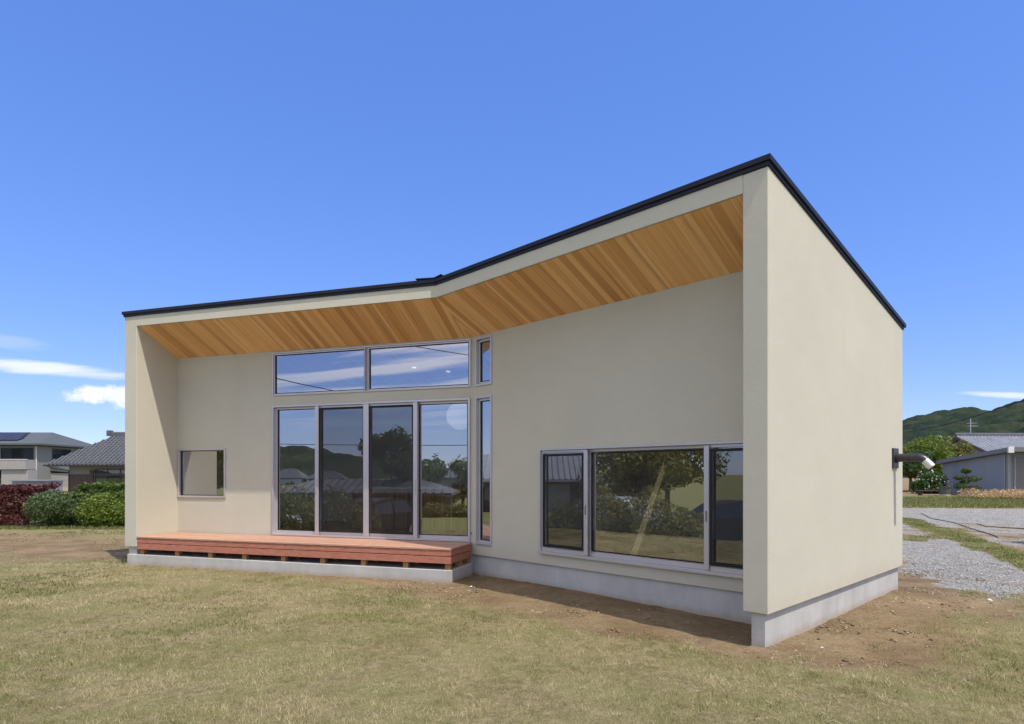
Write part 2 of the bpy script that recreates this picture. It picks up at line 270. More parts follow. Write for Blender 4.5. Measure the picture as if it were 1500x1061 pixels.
# ------------------------------------------------------------------ mesh helpers
def link_mesh(name, me, mat, parent=None):
    o = D.objects.new(name, me); C.objects.link(o)
    if mat is not None: me.materials.append(mat)
    if parent is not None: o.parent = parent
    return o
class MB:
    def __init__(s): s.v = []; s.f = []; s.uv = []
    def add(s, vs, fs, uvs=None):
        k = len(s.v); s.v += [tuple(p) for p in vs]; s.f += [tuple(i + k for i in f) for f in fs]
        s.uv += list(uvs) if uvs else [(0, 0)] * len(vs)
    def hexa(s, p, uvs=None):            # p: 4 bottom (ccw) + 4 top
        s.add(p, [(3, 2, 1, 0), (4, 5, 6, 7), (0, 1, 5, 4), (1, 2, 6, 5), (2, 3, 7, 6), (3, 0, 4, 7)], uvs)
    def box(s, x0, x1, y0, y1, z0, z1, fr=None):
        p = [(x0, y0, z0), (x1, y0, z0), (x1, y1, z0), (x0, y1, z0), (x0, y0, z1), (x1, y0, z1), (x1, y1, z1), (x0, y1, z1)]
        uv = [(q[0], q[1]) for q in p]
        if fr: p = [fr(*q) for q in p]
        s.hexa(p, uv)
    def quad(s, a, b, c, d, uvs=None): s.add([a, b, c, d], [(0, 1, 2, 3)], uvs)
    def tube(s, pts, rad, n=10, cap=True):
        pts = [Vector(p) for p in pts]; rad = rad if isinstance(rad, (list, tuple)) else [rad] * len(pts)
        k = len(s.v); prev = None
        for i, p in enumerate(pts):
            t = (pts[min(i + 1, len(pts) - 1)] - pts[max(i - 1, 0)]).normalized()
            a = prev if prev is not None else (Vector((0, 0, 1)) if abs(t.z) < 0.9 else Vector((1, 0, 0)))
            a = (a - t * a.dot(t)).normalized(); prev = a; b2 = t.cross(a)
            for j in range(n):
                w = 2 * math.pi * j / n; s.v.append(tuple(p + (a * math.cos(w) + b2 * math.sin(w)) * rad[i])); s.uv.append((0, 0))
        for i in range(len(pts) - 1):
            for j in range(n):
                s.f.append((k + i * n + j, k + i * n + (j + 1) % n, k + (i + 1) * n + (j + 1) % n, k + (i + 1) * n + j))
        if cap: s.f.append(tuple(k + j for j in range(n))[::-1]); s.f.append(tuple(k + (len(pts) - 1) * n + j for j in range(n)))
    def lathe(s, prof, n=20, c=(0, 0, 0)):
        k = len(s.v)
        for r_, z in prof:
            for j in range(n):
                w = 2 * math.pi * j / n; s.v.append((c[0] + r_ * math.cos(w), c[1] + r_ * math.sin(w), c[2] + z)); s.uv.append((0, 0))
        for i in range(len(prof) - 1):
            for j in range(n): s.f.append((k + i * n + j, k + i * n + (j + 1) % n, k + (i + 1) * n + (j + 1) % n, k + (i + 1) * n + j))
    def build(s, name, mat, parent=None, smooth=False, uv=False, bevel=0.0, off=None):
        me = D.meshes.new(name)
        v = [(p[0] - off[0], p[1] - off[1], p[2] - off[2]) for p in s.v] if off is not None else s.v
        me.from_pydata(v, [], s.f)
        if uv:
            l = me.uv_layers.new(name='UVMap')
            for lp in me.loops: l.data[lp.index].uv = s.uv[lp.vertex_index]
        bm = bmesh.new(); bm.from_mesh(me); bmesh.ops.recalc_face_normals(bm, faces=bm.faces)
        if bevel:
            bmesh.ops.bevel(bm, geom=[e for e in bm.edges if e.is_manifold and e.calc_face_angle(0) > 0.6], offset=bevel, segments=1, affect='EDGES')
        bm.to_mesh(me); bm.free()
        if smooth:
            for p in me.polygons: p.use_smooth = True
            try: me.set_sharp_from_angle(angle=R(40))
            except Exception: pass
        return link_mesh(name, me, mat, parent)
def tag(o, label=None, cat=None, group=None, kind=None):
    if label: o['label'] = label
    if cat: o['category'] = cat
    if group: o['group'] = group
    if kind: o['kind'] = kind
    return o
def thing(name, label, cat, loc=(0, 0, 0), rz=0.0, group=None):
    o = D.objects.new(name, None); C.objects.link(o); o.location = loc; o.rotation_euler = (0, 0, rz)
    o.empty_display_size = 0.2
    return tag(o, label, cat, group)
def dup(root, loc, rz, label, group=None):
    def cp(o, par):
        c = o.copy(); C.objects.link(c)
        if par is not None: c.parent = par
        for ch in o.children: cp(ch, c)
        return c
    r = cp(root, None); r.location = loc; r.rotation_euler = (0, 0, rz); r['label'] = label
    if group: r['group'] = group
    return r

# ------------------------------------------------------------------ the house frame
K = np.array([-1.0829, 8.8317])
_aL, _aR = R(17.77), R(45.90)
U = {'L': np.array([-math.cos(_aL), math.sin(_aL)]), 'R': np.array([math.cos(_aR), -math.sin(_aR)])}
Nn = {'L': np.array([math.sin(_aL), math.cos(_aL)]), 'R': np.array([math.sin(_aR), math.cos(_aR)])}
MIT = -0.2505                               # mitre between the wings: t = MIT * r
def W(w, t, r, z):
    p = K + t * U[w] + r * Nn[w]; return (float(p[0]), float(p[1]), float(z))
def fr(w): return lambda t, r, z: W(w, t, r, z)
RD = 0.854                                  # recess depth
T = {'L': 5.823, 'R': 4.767}; FIN = {'L': 0.265, 'R': 0.230}; DEP = {'L': 4.2, 'R': 4.197}
ZB, ZST, SL = 0.276, 4.198, 0.1776          # stucco bottom, stucco top at the front, roof fall
ZSF, ZSB = 4.031, 3.622                     # soffit front / back
ztop = lambda r: ZST - SL * r
HL = (-1.0829, 8.8317, 0.0)
house = thing('house', 'beige stucco single storey house with angled front, cedar soffit and black roof edge', 'house', HL)
def hb(mb, name, mat, parent=house, **k): return mb.build(name, mat, parent, off=HL, **k)

def build_house():
    # side walls (fins)
    for w in 'LR':
        mb = MB(); t0, t1 = T[w] - FIN[w], T[w]; n = 14
        rs = [DEP[w] * i / n for i in range(n + 1)]
        for a, b_ in zip(rs[:-1], rs[1:]):
            pass
        p = [W(w, t0, 0, ZB), W(w, t1, 0, ZB), W(w, t1, DEP[w], ZB), W(w, t0, DEP[w], ZB), W(w, t0, 0, ztop(0)), W(w, t1, 0, ztop(0)), W(w, t1, DEP[w], ztop(DEP[w])), W(w, t0, DEP[w], ztop(DEP[w]))]
        mb.hexa(p); hb(mb, 'side_wall', M['stucco'], bevel=0.006)
    # recess walls with openings
    openings = {'L': [(4.47, 5.55, 1.09, 1.975), (-0.198, 3.472, 2.86, 3.60), (-0.19, 3.475, 0.47, 2.69)],
                'R': [(-0.123, 0.251, 2.853, 3.593), (-0.123, 0.251, 0.437, 2.694), (1.23, 4.53, 0.43, 1.856)]}
    TB = MIT * RD
    for w in 'LR':
        t0, t1, z0, z1 = TB, T[w] - FIN[w], ZB, 3.76
        ts = sorted({t0, t1} | {x for o in openings[w] for x in o[:2]}); zs = sorted({z0, z1} | {x for o in openings[w] for x in o[2:]})
        th = 0.15; mb = MB(); hole = lambda i, j: any(o[0] - 1e-6 <= (ts[i] + ts[i + 1]) / 2 <= o[1] + 1e-6 and o[2] <= (zs[j] + zs[j + 1]) / 2 <= o[3] for o in openings[w]) if 0 <= i < len(ts) - 1 and 0 <= j < len(zs) - 1 else True
        bt = lambda t: (TB - 0.0375 if abs(t - TB) < 1e-6 else t)
        f = fr(w)
        for i in range(len(ts) - 1):
            for j in range(len(zs) - 1):
                if hole(i, j): continue
                a, b_, c, d = ts[i], ts[i + 1], zs[j], zs[j + 1]
                mb.quad(f(a, RD, c), f(b_, RD, c), f(b_, RD, d), f(a, RD, d))
                mb.quad(f(bt(a), RD + th, c), f(b_, RD + th, c), f(b_, RD + th, d), f(bt(a), RD + th, d))
                if hole(i - 1, j): mb.quad(f(a, RD, c), f(bt(a), RD + th, c), f(bt(a), RD + th, d), f(a, RD, d))
                if hole(i + 1, j): mb.quad(f(b_, RD, c), f(b_, RD + th, c), f(b_, RD + th, d), f(b_, RD, d))
                if hole(i, j - 1): mb.quad(f(a, RD, c), f(b_, RD, c), f(b_, RD + th, c), f(bt(a), RD + th, c))
                if hole(i, j + 1): mb.quad(f(a, RD, d), f(b_, RD, d), f(b_, RD + th, d), f(bt(a), RD + th, d))
        o = hb(mb, 'front_wall', M['stucco'])
        bm = bmesh.new(); bm.from_mesh(o.data); bmesh.ops.remove_doubles(bm, verts=bm.verts, dist=1e-5); bmesh.ops.recalc_face_normals(bm, faces=bm.faces); bm.to_mesh(o.data); bm.free()
        # fascia band, soffit, roof
        e = T[w] - FIN[w]
        mb = MB(); mb.hexa([W(w, 0, 0, ZSF), W(w, e, 0, ZSF), W(w, e, .03, ZSF), W(w, MIT * .03, .03, ZSF), W(w, 0, 0, ZST), W(w, e, 0, ZST), W(w, e, .03, ZST), W(w, MIT * .03, .03, ZST)])
        hb(mb, 'fascia', M['stucco'])
        mb = MB(); g = lambda r: ZSF - (ZSF - ZSB) / RD * r + 0.004; r0, r1 = .031, RD - .001
        mb.hexa([W(w, MIT * r0, r0, g(r0)), W(w, e - .001, r0, g(r0)), W(w, e - .001, r1, g(r1)), W(w, MIT * r1, r1, g(r1)),
                 W(w, MIT * r0, r0, g(r0) + .04), W(w, e - .001, r0, g(r0) + .04), W(w, e - .001, r1, g(r1) + .04), W(w, MIT * r1, r1, g(r1) + .04)],
                [(MIT * r0, r0), (e, r0), (e, r1), (MIT * r1, r1)] * 2)
        o = hb(mb, 'soffit', M['soffit'], uv=True)
        ex = T[w]
        def slab(ov, z0, z1, rb):
            mb = MB(); ra = -ov
            mb.hexa([W(w, MIT * ra, ra, ztop(ra) + z0), W(w, ex + ov, ra, ztop(ra) + z0), W(w, ex + ov, rb, ztop(rb) + z0), W(w, MIT * rb, rb, ztop(rb) + z0),
                     W(w, MIT * ra, ra, ztop(ra) + z1), W(w, ex + ov, ra, ztop(ra) + z1), W(w, ex + ov, rb, ztop(rb) + z1), W(w, MIT * rb, rb, ztop(rb) + z1)])
            return mb
        rf = hb(slab(.032, .036, .082, DEP[w] + .05), 'roof', M['roof'])
        hb(slab(.014, .001, .036, DEP[w] + .02), 'roof_flashing', M['roof'], rf)
        mb = MB(); n = 8
        tc = 0.30 if w == 'L' else 0.17
        ra, rb = -.045, DEP[w]
        mb.hexa([W(w, MIT * ra, ra, ztop(ra) + .084), W(w, tc, ra, ztop(ra) + .096), W(w, tc, rb, ztop(rb) + .096), W(w, MIT * rb, rb, ztop(rb) + .084),
                 W(w, MIT * ra, ra, ztop(ra) + .096), W(w, tc, ra, ztop(ra) + .108), W(w, tc, rb, ztop(rb) + .108), W(w, MIT * rb, rb, ztop(rb) + .096)])
        hb(mb, 'valley_cap', M['roof'], rf)
        # rear wall
        a, b_ = DEP[w] - .15, DEP[w]
        mb = MB(); mb.hexa([W(w, MIT * a, a, ZB), W(w, e, a, ZB), W(w, e, b_, ZB), W(w, MIT * b_, b_, ZB), W(w, MIT * a, a, ztop(a)), W(w, e, a, ztop(a)), W(w, e, b_, ztop(b_)), W(w, MIT * b_, b_, ztop(b_))])
        hb(mb, 'rear_wall', M['stucco'])
        # inside: floor, ceiling, white lining
        a, b_ = RD + .151, DEP[w] - .152
        mb = MB(); mb.hexa([W(w, MIT * a, a, .33), W(w, e - .004, a, .33), W(w, e - .004, b_, .33), W(w, MIT * b_, b_, .33), W(w, MIT * a, a, .45), W(w, e - .004, a, .45), W(w, e - .004, b_, .45), W(w, MIT * b_, b_, .45)],
                           [(a, MIT * a), (a, e), (b_, e), (b_, MIT * b_)] * 2)
        hb(mb, 'floor', M['floor'], uv=True)
        zc = lambda r: 3.72 - SL * (r - a)
        mb = MB(); mb.hexa([W(w, MIT * a, a, zc(a)), W(w, e - .004, a, zc(a)), W(w, e - .004, b_, zc(b_)), W(w, MIT * b_, b_, zc(b_))] + [W(w, MIT * a, a, zc(a) + .03), W(w, e - .004, a, zc(a) + .03), W(w, e - .004, b_, zc(b_) + .03), W(w, MIT * b_, b_, zc(b_) + .03)],
                           [(MIT * a, a), (e, a), (e, b_), (MIT * b_, b_)] * 2)
        hb(mb, 'ceiling', M['soffit'], uv=True)
        mb = MB(); f = fr(w)
        mb.hexa([f(MIT * (b_ - .02), b_ - .02, .452), f(e - .006, b_ - .02, .452), f(e - .006, b_, .452), f(MIT * b_, b_, .452), f(MIT * (b_ - .02), b_ - .02, zc(b_)), f(e - .006, b_ - .02, zc(b_)), f(e - .006, b_, zc(b_)), f(MIT * b_, b_, zc(b_))])
        mb.hexa([f(e - .025, a, .452), f(e - .006, a, .452), f(e - .006, b_ - .022, .452), f(e - .025, b_ - .022, .452), f(e - .025, a, zc(a)), f(e - .006, a, zc(a)), f(e - .006, b_ - .022, zc(b_)), f(e - .025, b_ - .022, zc(b_))])
        hb(mb, 'inner_lining', M['white'])
    # foundations
    mb = MB(); fL, fR = fr('L'), fr('R')
    mb.box(4.60, 4.722, .04, 4.16, -.3, .274, fR)                     # under right side wall
    b0 = RD + .03
    mb.hexa([W('R', MIT * b0, b0, -.3), W('R', 4.598, b0, -.3), W('R', 4.598, 4.15, -.3), W('R', MIT * 4.15, 4.15, -.3), W('R', MIT * b0, b0, .274), W('R', 4.598, b0, .274), W('R', 4.598, 4.15, .274), W('R', MIT * 4.15, 4.15, .274)])
    mb.box(5.60, 5.775, .04, 4.16, -.3, .274, fL)
    mb.hexa([W('L', MIT * b0, b0, -.3), W('L', 5.598, b0, -.3), W('L', 5.598, 4.15, -.3), W('L', MIT * 4.15, 4.15, -.3), W('L', MIT * b0, b0, .274), W('L', 5.598, b0, .274), W('L', 5.598, 4.15, .274), W('L', MIT * 4.15, 4.15, .274)])
    fd = hb(mb, 'foundation', M['concrete'])
    mb = MB(); mb.box(-.245, 5.77, 0.0, .80, -.3, .147, fL); hb(mb, 'deck_plinth', M['concrete'], bevel=0.006)
    mb = MB(); mb.tube([W('L', -.205, RD - .004, .60 - .004), W('L', -.205, RD + .01, .60)], .012, 8)
    hb(mb, 'weep_hole', M['gasket'])

    # lit downlights in the ceiling
    em = plain('lamp_lens', (.8, .8, .8)); eb = em.node_tree.nodes['Principled BSDF']; eb.inputs['Emission Color'].default_value = (1, .95, .86, 1); eb.inputs['Emission Strength'].default_value = 0.4
    for t, r in ((1.5, 2.3), (.95, 2.6)):
        z = 3.72 - SL * (r - RD - .151); mb = MB(); mb.tube([W('L', t, r, z - .012), W('L', t, r, z - .001)], .038, 14); hb(mb, 'downlight', em)
    # windows
    def frame(w, t0, t1, z0, z1, name, mw=.035, proud=.022, back=.10):
        mb = MB(); f = fr(w); a, b_ = RD - proud, RD + back
        mb.box(t0, t0 + mw, a, b_, z0, z1, f); mb.box(t1 - mw, t1, a, b_, z0, z1, f)
        mb.box(t0 + mw, t1 - mw, a, b_, z0, z0 + mw, f); mb.box(t0 + mw, t1 - mw, a, b_, z1 - mw, z1, f)
        return hb(mb, name, M['alu'], bevel=0.003)
    def sash(w, t0, t1, z0, z1, par, r, mw=.035, name='sash', mat='alu', d=.03, ml=None):
        mb = MB(); f = fr(w); ml = ml or mw
        mb.box(t0, t0 + mw, r, r + d, z0, z1, f); mb.box(t1 - mw, t1, r, r + d, z0, z1, f)
        mb.box(t0 + mw, t1 - mw, r, r + d, z0, z0 + ml, f); mb.box(t0 + mw, t1 - mw, r, r + d, z1 - mw, z1, f)
        hb(mb, name, M[mat], par, bevel=0.002)
    def pane(w, t0, t1, z0, z1, par, r, name='pane', mat='glass'):
        mb = MB(); f = fr(w); mb.quad(f(t0, r, z0), f(t1, r, z0), f(t1, r, z1), f(t0, r, z1)); hb(mb, name, M[mat], par)
    def gask(w, t0, t1, z0, z1, par, r): sash(w, t0, t1, z0, z1, par, r, .012, 'gasket', 'gasket', .012)
    # small fixed window
    w1 = frame('L', 4.47, 5.55, 1.09, 1.975, 'window'); pane('L', 4.50, 5.52, 1.12, 1.945, w1, RD + .045); gask('L', 4.505, 5.515, 1.125, 1.94, w1, RD + .025)
    # clerestory, two lights
    w2 = frame('L', -.198, 3.472, 2.86, 3.60, 'window', mw=.016)
    for a, b_ in ((-.180, 1.612), (1.660, 3.455)):
        sash('L', a, b_, 2.877, 3.583, w2, RD + .005, .020); pane('L', a + .015, b_ - .015, 2.892, 3.568, w2, RD + .03); gask('L', a + .020, b_ - .020, 2.897, 3.563, w2, RD + .012)
    mb = MB(); mb.box(1.613, 1.659, RD - .018, RD + .09, 2.877, 3.583, fL); hb(mb, 'mullion', M['alu'], w2)
    mb = MB(); mb.box(1.624, 1.648, RD - .019, RD - .0181, 2.878, 3.582, fL); hb(mb, 'gasket', M['gasket'], w2)
    # four light sliding doors on the deck
    w3 = frame('L', -.19, 3.475, .462, 2.69, 'sliding_door', mw=.03, proud=.03)
    xs = [(2.575, 3.445, .04, 0), (1.636, 2.575, .012, 1), (.747, 1.636, .012, 1), (-.16, .747, .04, 0)]
    for a, b_, rr, scr in xs:
        sash('L', a, b_, .493, 2.659, w3, RD + rr, .034, ml=.05); pane('L', a + .03, b_ - .03, .53, 2.63, w3, RD + rr + .02)
        if not scr: gask('L', a + .034, b_ - .034, .543, 2.625, w3, RD + rr + .004)
        else:
            sash('L', a + .036, b_ - .036, .545, 2.623, w3, RD - .016, .026, 'screen_frame', 'gasket', .012)
            pane('L', a + .06, b_ - .06, .57, 2.60, w3, RD - .010, 'insect_screen', 'screen')
    for tt in (2.575, 1.636, .747):
        mb = MB(); hw = .036 if tt != 1.636 else .05; mb.box(tt - hw, tt + hw, RD - .024, RD + .011, .494, 2.658, fL); hb(mb, 'stile', M['alu'], w3, bevel=.003)
    for tt in (2.575, .747):
        mb = MB(); mb.box(tt - .010, tt + .010, RD - .034, RD - .0245, 1.20, 1.42, fL); hb(mb, 'handle', M['steel'], w3)
    # narrow windows
    for z0, z1 in ((2.853, 3.593), (.437, 2.694)):
        w4 = frame('R', -.123, .251, z0, z1, 'window', mw=.03)
        sash('R', -.092, .220, z0 + .031, z1 - .031, w4, RD + .03, .035); pane('R', -.065, .19, z0 + .06, z1 - .06, w4, RD + .05); gask('R', -.057, .185, z0 + .066, z1 - .066, w4, RD + .032)
    # wide window
    w5 = frame('R', 1.23, 4.53, .43, 1.856, 'window', mw=.026, proud=.03)
    for a, b_, rr, scr in ((1.257, 2.048, .004, 1), (2.048, 3.73, .045, 0), (3.73, 4.503, .004, 1)):
        sash('R', a, b_, .457, 1.829, w5, RD + rr, .034, ml=.055); pane('R', a + .03, b_ - .03, .50, 1.79, w5, RD + rr + .022)
        if not scr: gask('R', a + .036, b_ - .036, .521, 1.784, w5, RD + rr + .004)
        else:
            sash('R', a + .037, b_ - .037, .522, 1.783, w5, RD - .018, .03, 'screen_frame', 'gasket', .012)
            pane('R', a + .065, b_ - .065, .55, 1.755, w5, RD - .012, 'insect_screen', 'screen')
    for tt in (2.048, 3.73):
        mb = MB(); mb.box(tt - .030, tt + .030, RD - .024, RD + .003, .467, 1.819, fR); hb(mb, 'stile', M['alu'], w5, bevel=.003)
        mb = MB(); mb.box(tt - .007, tt + .007, RD - .031, RD - .0245, .99, 1.11, fR); hb(mb, 'handle', M['handle'], w5)
    mb = MB(); mb.box(1.225, 4.532, RD - .045, RD - .031, .425, .452, fR); hb(mb, 'sill', M['alu'], w5)
    # slanted pale board added in place of a sunlit patch inside the wide window
    q = [(3.07, 1.693), (3.07, 1.531), (2.66, .455), (2.565, .455)]
    mb = MB(); mb.hexa([fR(t, 1.05, z) for t, z in q] + [fR(t, 1.09, z) for t, z in q])
    hb(mb, 'sun_patch_board', plain('sun_patch_yellow', (0.66, 0.52, 0.30), (0.58, 0.44, 0.24), 5))
    # flue on the right side wall
    s0 = 3.815; zf = 1.72
    def SW(q, ds, z): return W('R', T['R'] + q, s0 + ds, z)
    def bx(mb, q0, q1, a, b_, z0, z1): mb.hexa([SW(q0, a, z0), SW(q1, a, z0), SW(q1, b_, z0), SW(q0, b_, z0), SW(q0, a, z1), SW(q1, a, z1), SW(q1, b_, z1), SW(q0, b_, z1)])
    mb = MB(); bx(mb, .0005, .022, -.115, .115, 1.585, 1.845); fl = hb(mb, 'exhaust_flue', M['black'], bevel=.004)
    mb = MB(); mb.tube([SW(.02, 0, zf), SW(.045, 0, zf)], .066, 20); mb.tube([SW(.045, 0, zf), SW(.25, 0, zf)], .053, 20); mb.tube([SW(.165, 0, zf), SW(.18, 0, zf)], .056, 20)
    hb(mb, 'pipe', M['black'], fl, smooth=True)
    pts = []
    for k in range(9):
        a = R(48) * k / 8; pts.append(SW(.25 + .12 * math.sin(a), 0, zf - .12 * (1 - math.cos(a))))
    e0 = (.25 + .12 * math.sin(R(48)), zf - .12 * (1 - math.cos(R(48))))
    mb = MB(); mb.tube(pts, .055, 20); hb(mb, 'elbow', M['black'], fl, smooth=True)
    mb = MB(); mb.tube([SW(e0[0] + .669 * d, 0, e0[1] - .743 * d) for d in (-.002, .11)], .049, 20); hb(mb, 'outlet', M['steel'], fl, smooth=True)
build_house()

# ------------------------------------------------------------------ deck
def build_deck():
    f = fr('L'); o0 = W('L', 2.7, .4, 0)
    dk = thing('wooden_deck', 'reddish brown timber deck in front of the sliding doors', 'deck', o0)
    b = lambda mb, n, m, par=dk, **k: mb.build(n, m, par, off=o0, **k)
    n = 7; wd = .838 / n; rng = random.Random(3)
    mb = MB()
    for i in range(n):
        r0 = -.010 + i * wd; cuts = [-.228, 1.1 + 1.3 * rng.random(), 3.2 + 1.2 * rng.random(), 5.553]
        for a, c in zip(cuts[:-1], cuts[1:]): mb.box(a + .001, c - .001, r0 + .002, r0 + wd - .003, .429, .457, f)
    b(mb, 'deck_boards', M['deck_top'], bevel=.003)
    for z0, z1 in ((.346, .424), (.238, .336)):
        mb = MB(); mb.box(-.225, 2.55, .002, .028, z0, z1, f); mb.box(2.552, 5.55, .002, .028, z0, z1, f); b(mb, 'front_skirt', M['deck'], bevel=.002)
        mb = MB(); mb.box(-.225, -.199, .029, .80, z0, z1, f); b(mb, 'end_skirt', M['deck'], bevel=.002)
    mb = MB()
    for r0 in (.10, .42, .72): mb.box(-.19, 5.54, r0, r0 + .045, .335, .428, f)
    b(mb, 'joists', M['post'])
    for t in (5.486, 4.735, 4.044, 3.368, 2.629, 1.912, 1.204, .505, -.16):
        for r0 in (.012, .40, .70):
            mb = MB(); mb.box(t - .04, t + .04, r0 + .03 if r0 < .1 else r0, r0 + .10, .148, .334, f); b(mb, 'post', M['post'])
build_deck()

# ------------------------------------------------------------------ inside the house
def build_inside():
    f = fr('L')
    o0 = W('L', 1.6, 2.9, .45); kc = thing('kitchen_counter', 'brown slatted kitchen counter behind the sliding doors', 'counter', o0)
    mb = MB(); mb.box(.45, 3.0, 2.6, 3.2, .452, 1.23, f)
    k = len(mb.v); mb.uv = [(v[0], v[2]) for v in mb.v]
    mb.uv = [((t), z) for t, z in [((i in (0, 3, 4, 7)) and .45 or 3.0, 0.452 if i < 4 else 1.23) for i in range(8)]]
    mb.build('cabinet', M['slats'], kc, off=o0, uv=True)
    mb = MB(); mb.box(.42, 3.03, 2.56, 3.22, 1.232, 1.262, f); mb.build('worktop', M['white'], kc, off=o0)
    p = W('L', .42, 1.9, 2.52); lt = thing('paper_lantern', 'round white paper lantern hanging behind the right glass door', 'lantern', p)
    prof = [(.235 * math.sin(math.pi * i / 18) + .004, -.235 * math.cos(math.pi * i / 18)) for i in range(19)]
    mb = MB(); mb.lathe(prof, 28)
    mp = plain('washi_paper', (0.80, 0.79, 0.74)); mp.node_tree.nodes['Principled BSDF'].inputs['Emission Color'].default_value = (1, .96, .88, 1); mp.node_tree.nodes['Principled BSDF'].inputs['Emission Strength'].default_value = .10; mb.build('shade', mp, lt, smooth=True)
    mb = MB(); mb.tube([(0, 0, .23), (0, 0, .98)], .006, 6); mb.build('cord', M['gasket'], lt)
    # dining table and chairs
    mw = plain('chair_oak', (0.42, 0.28, 0.13), (0.34, 0.21, 0.09), 9)
    ch = thing('dining_chair', 'wooden ladder back chair just inside the right glass door', 'chair', W('L', .30, 1.55, .45), R(205), 'dining chairs behind the glass')
    mb = MB(); mb.box(-.21, .21, -.2, .2, .42, .45); mb.build('seat', mw, ch, bevel=.005)
    for x in (-.19, .19):
        mb = MB(); mb.tube([(x, -.18, 0), (x, -.18, .42)], .018, 8); mb.build('leg', mw, ch)
        mb = MB(); mb.tube([(x, .18, 0), (x, .19, .45), (x, .24, .88)], .018, 8); mb.build('leg', mw, ch)
    for z, y in ((.58, .20), (.70, .215), (.82, .23)):
        mb = MB(); mb.box(-.17, .17, y - .01, y + .01, z - .03, z + .03); mb.build('back_rail', mw, ch)
    dup(ch, W('L', .55, 2.05, .45), R(20), 'wooden ladder back chair on the far side of the small table', 'dining chairs behind the glass')
    tb = thing('dining_table', 'small wooden table between the two dining chairs', 'table', W('L', .35, 1.8, .45), R(-18))
    mb = MB(); mb.box(-.3, .3, -.25, .25, .68, .71); mb.build('table_top', mw, tb)
    for x in (-.26, .26):
        for y in (-.21, .21):
            mb = MB(); mb.tube([(x, y, 0), (x, y, .68)], .02, 8); mb.build('leg', mw, tb)
build_inside()

# ------------------------------------------------------------------ ground
def vnoise(x, y, s, seed):
    rs = np.random.RandomState(seed); g = rs.rand(256, 256)
    X = x / s; Y = y / s; xi = np.floor(X).astype(int); yi = np.floor(Y).astype(int); fx = X - xi; fy = Y - yi
    fx = fx * fx * (3 - 2 * fx); fy = fy * fy * (3 - 2 * fy)
    G = lambda a, b: g[a % 256, b % 256]
    return (G(xi, yi) * (1 - fx) + G(xi + 1, yi) * fx) * (1 - fy) + (G(xi, yi + 1) * (1 - fx) + G(xi + 1, yi + 1) * fx) * fy
def fbm(x, y, s, seed): return (vnoise(x, y, s, seed) + .5 * vnoise(x, y, s / 2.1, seed + 1) + .25 * vnoise(x, y, s / 4.3, seed + 2)) / 1.75
def seg_dist(x, y, a, b):
    a = np.array(a); b = np.array(b); d = b - a; t = np.clip(((x - a[0]) * d[0] + (y - a[1]) * d[1]) / (d @ d), 0, 1)
    return np.hypot(x - a[0] - t * d[0], y - a[1] - t * d[1])
def local(w, x, y):
    dx, dy = x - K[0], y - K[1]; return dx * U[w][0] + dy * U[w][1], dx * Nn[w][0] + dy * Nn[w][1]
def sm(v, a, b):
    t = np.clip((v - a) / (b - a), 0, 1); return t * t * (3 - 2 * t)
def in_house(x, y):
    tR, rR = local('R', x, y); tL, rL = local('L', x, y)
    a = (tR > -0.25 * np.maximum(rR, 0) - .05) & (tR < 4.767) & (rR > .85) & (rR < 4.2)
    a |= (tR > 4.55) & (tR < 4.767) & (rR > .0) & (rR < 4.2)
    return a | ((tL > -.28) & (tL < 5.83) & (rL > -.005) & (rL < 4.2))
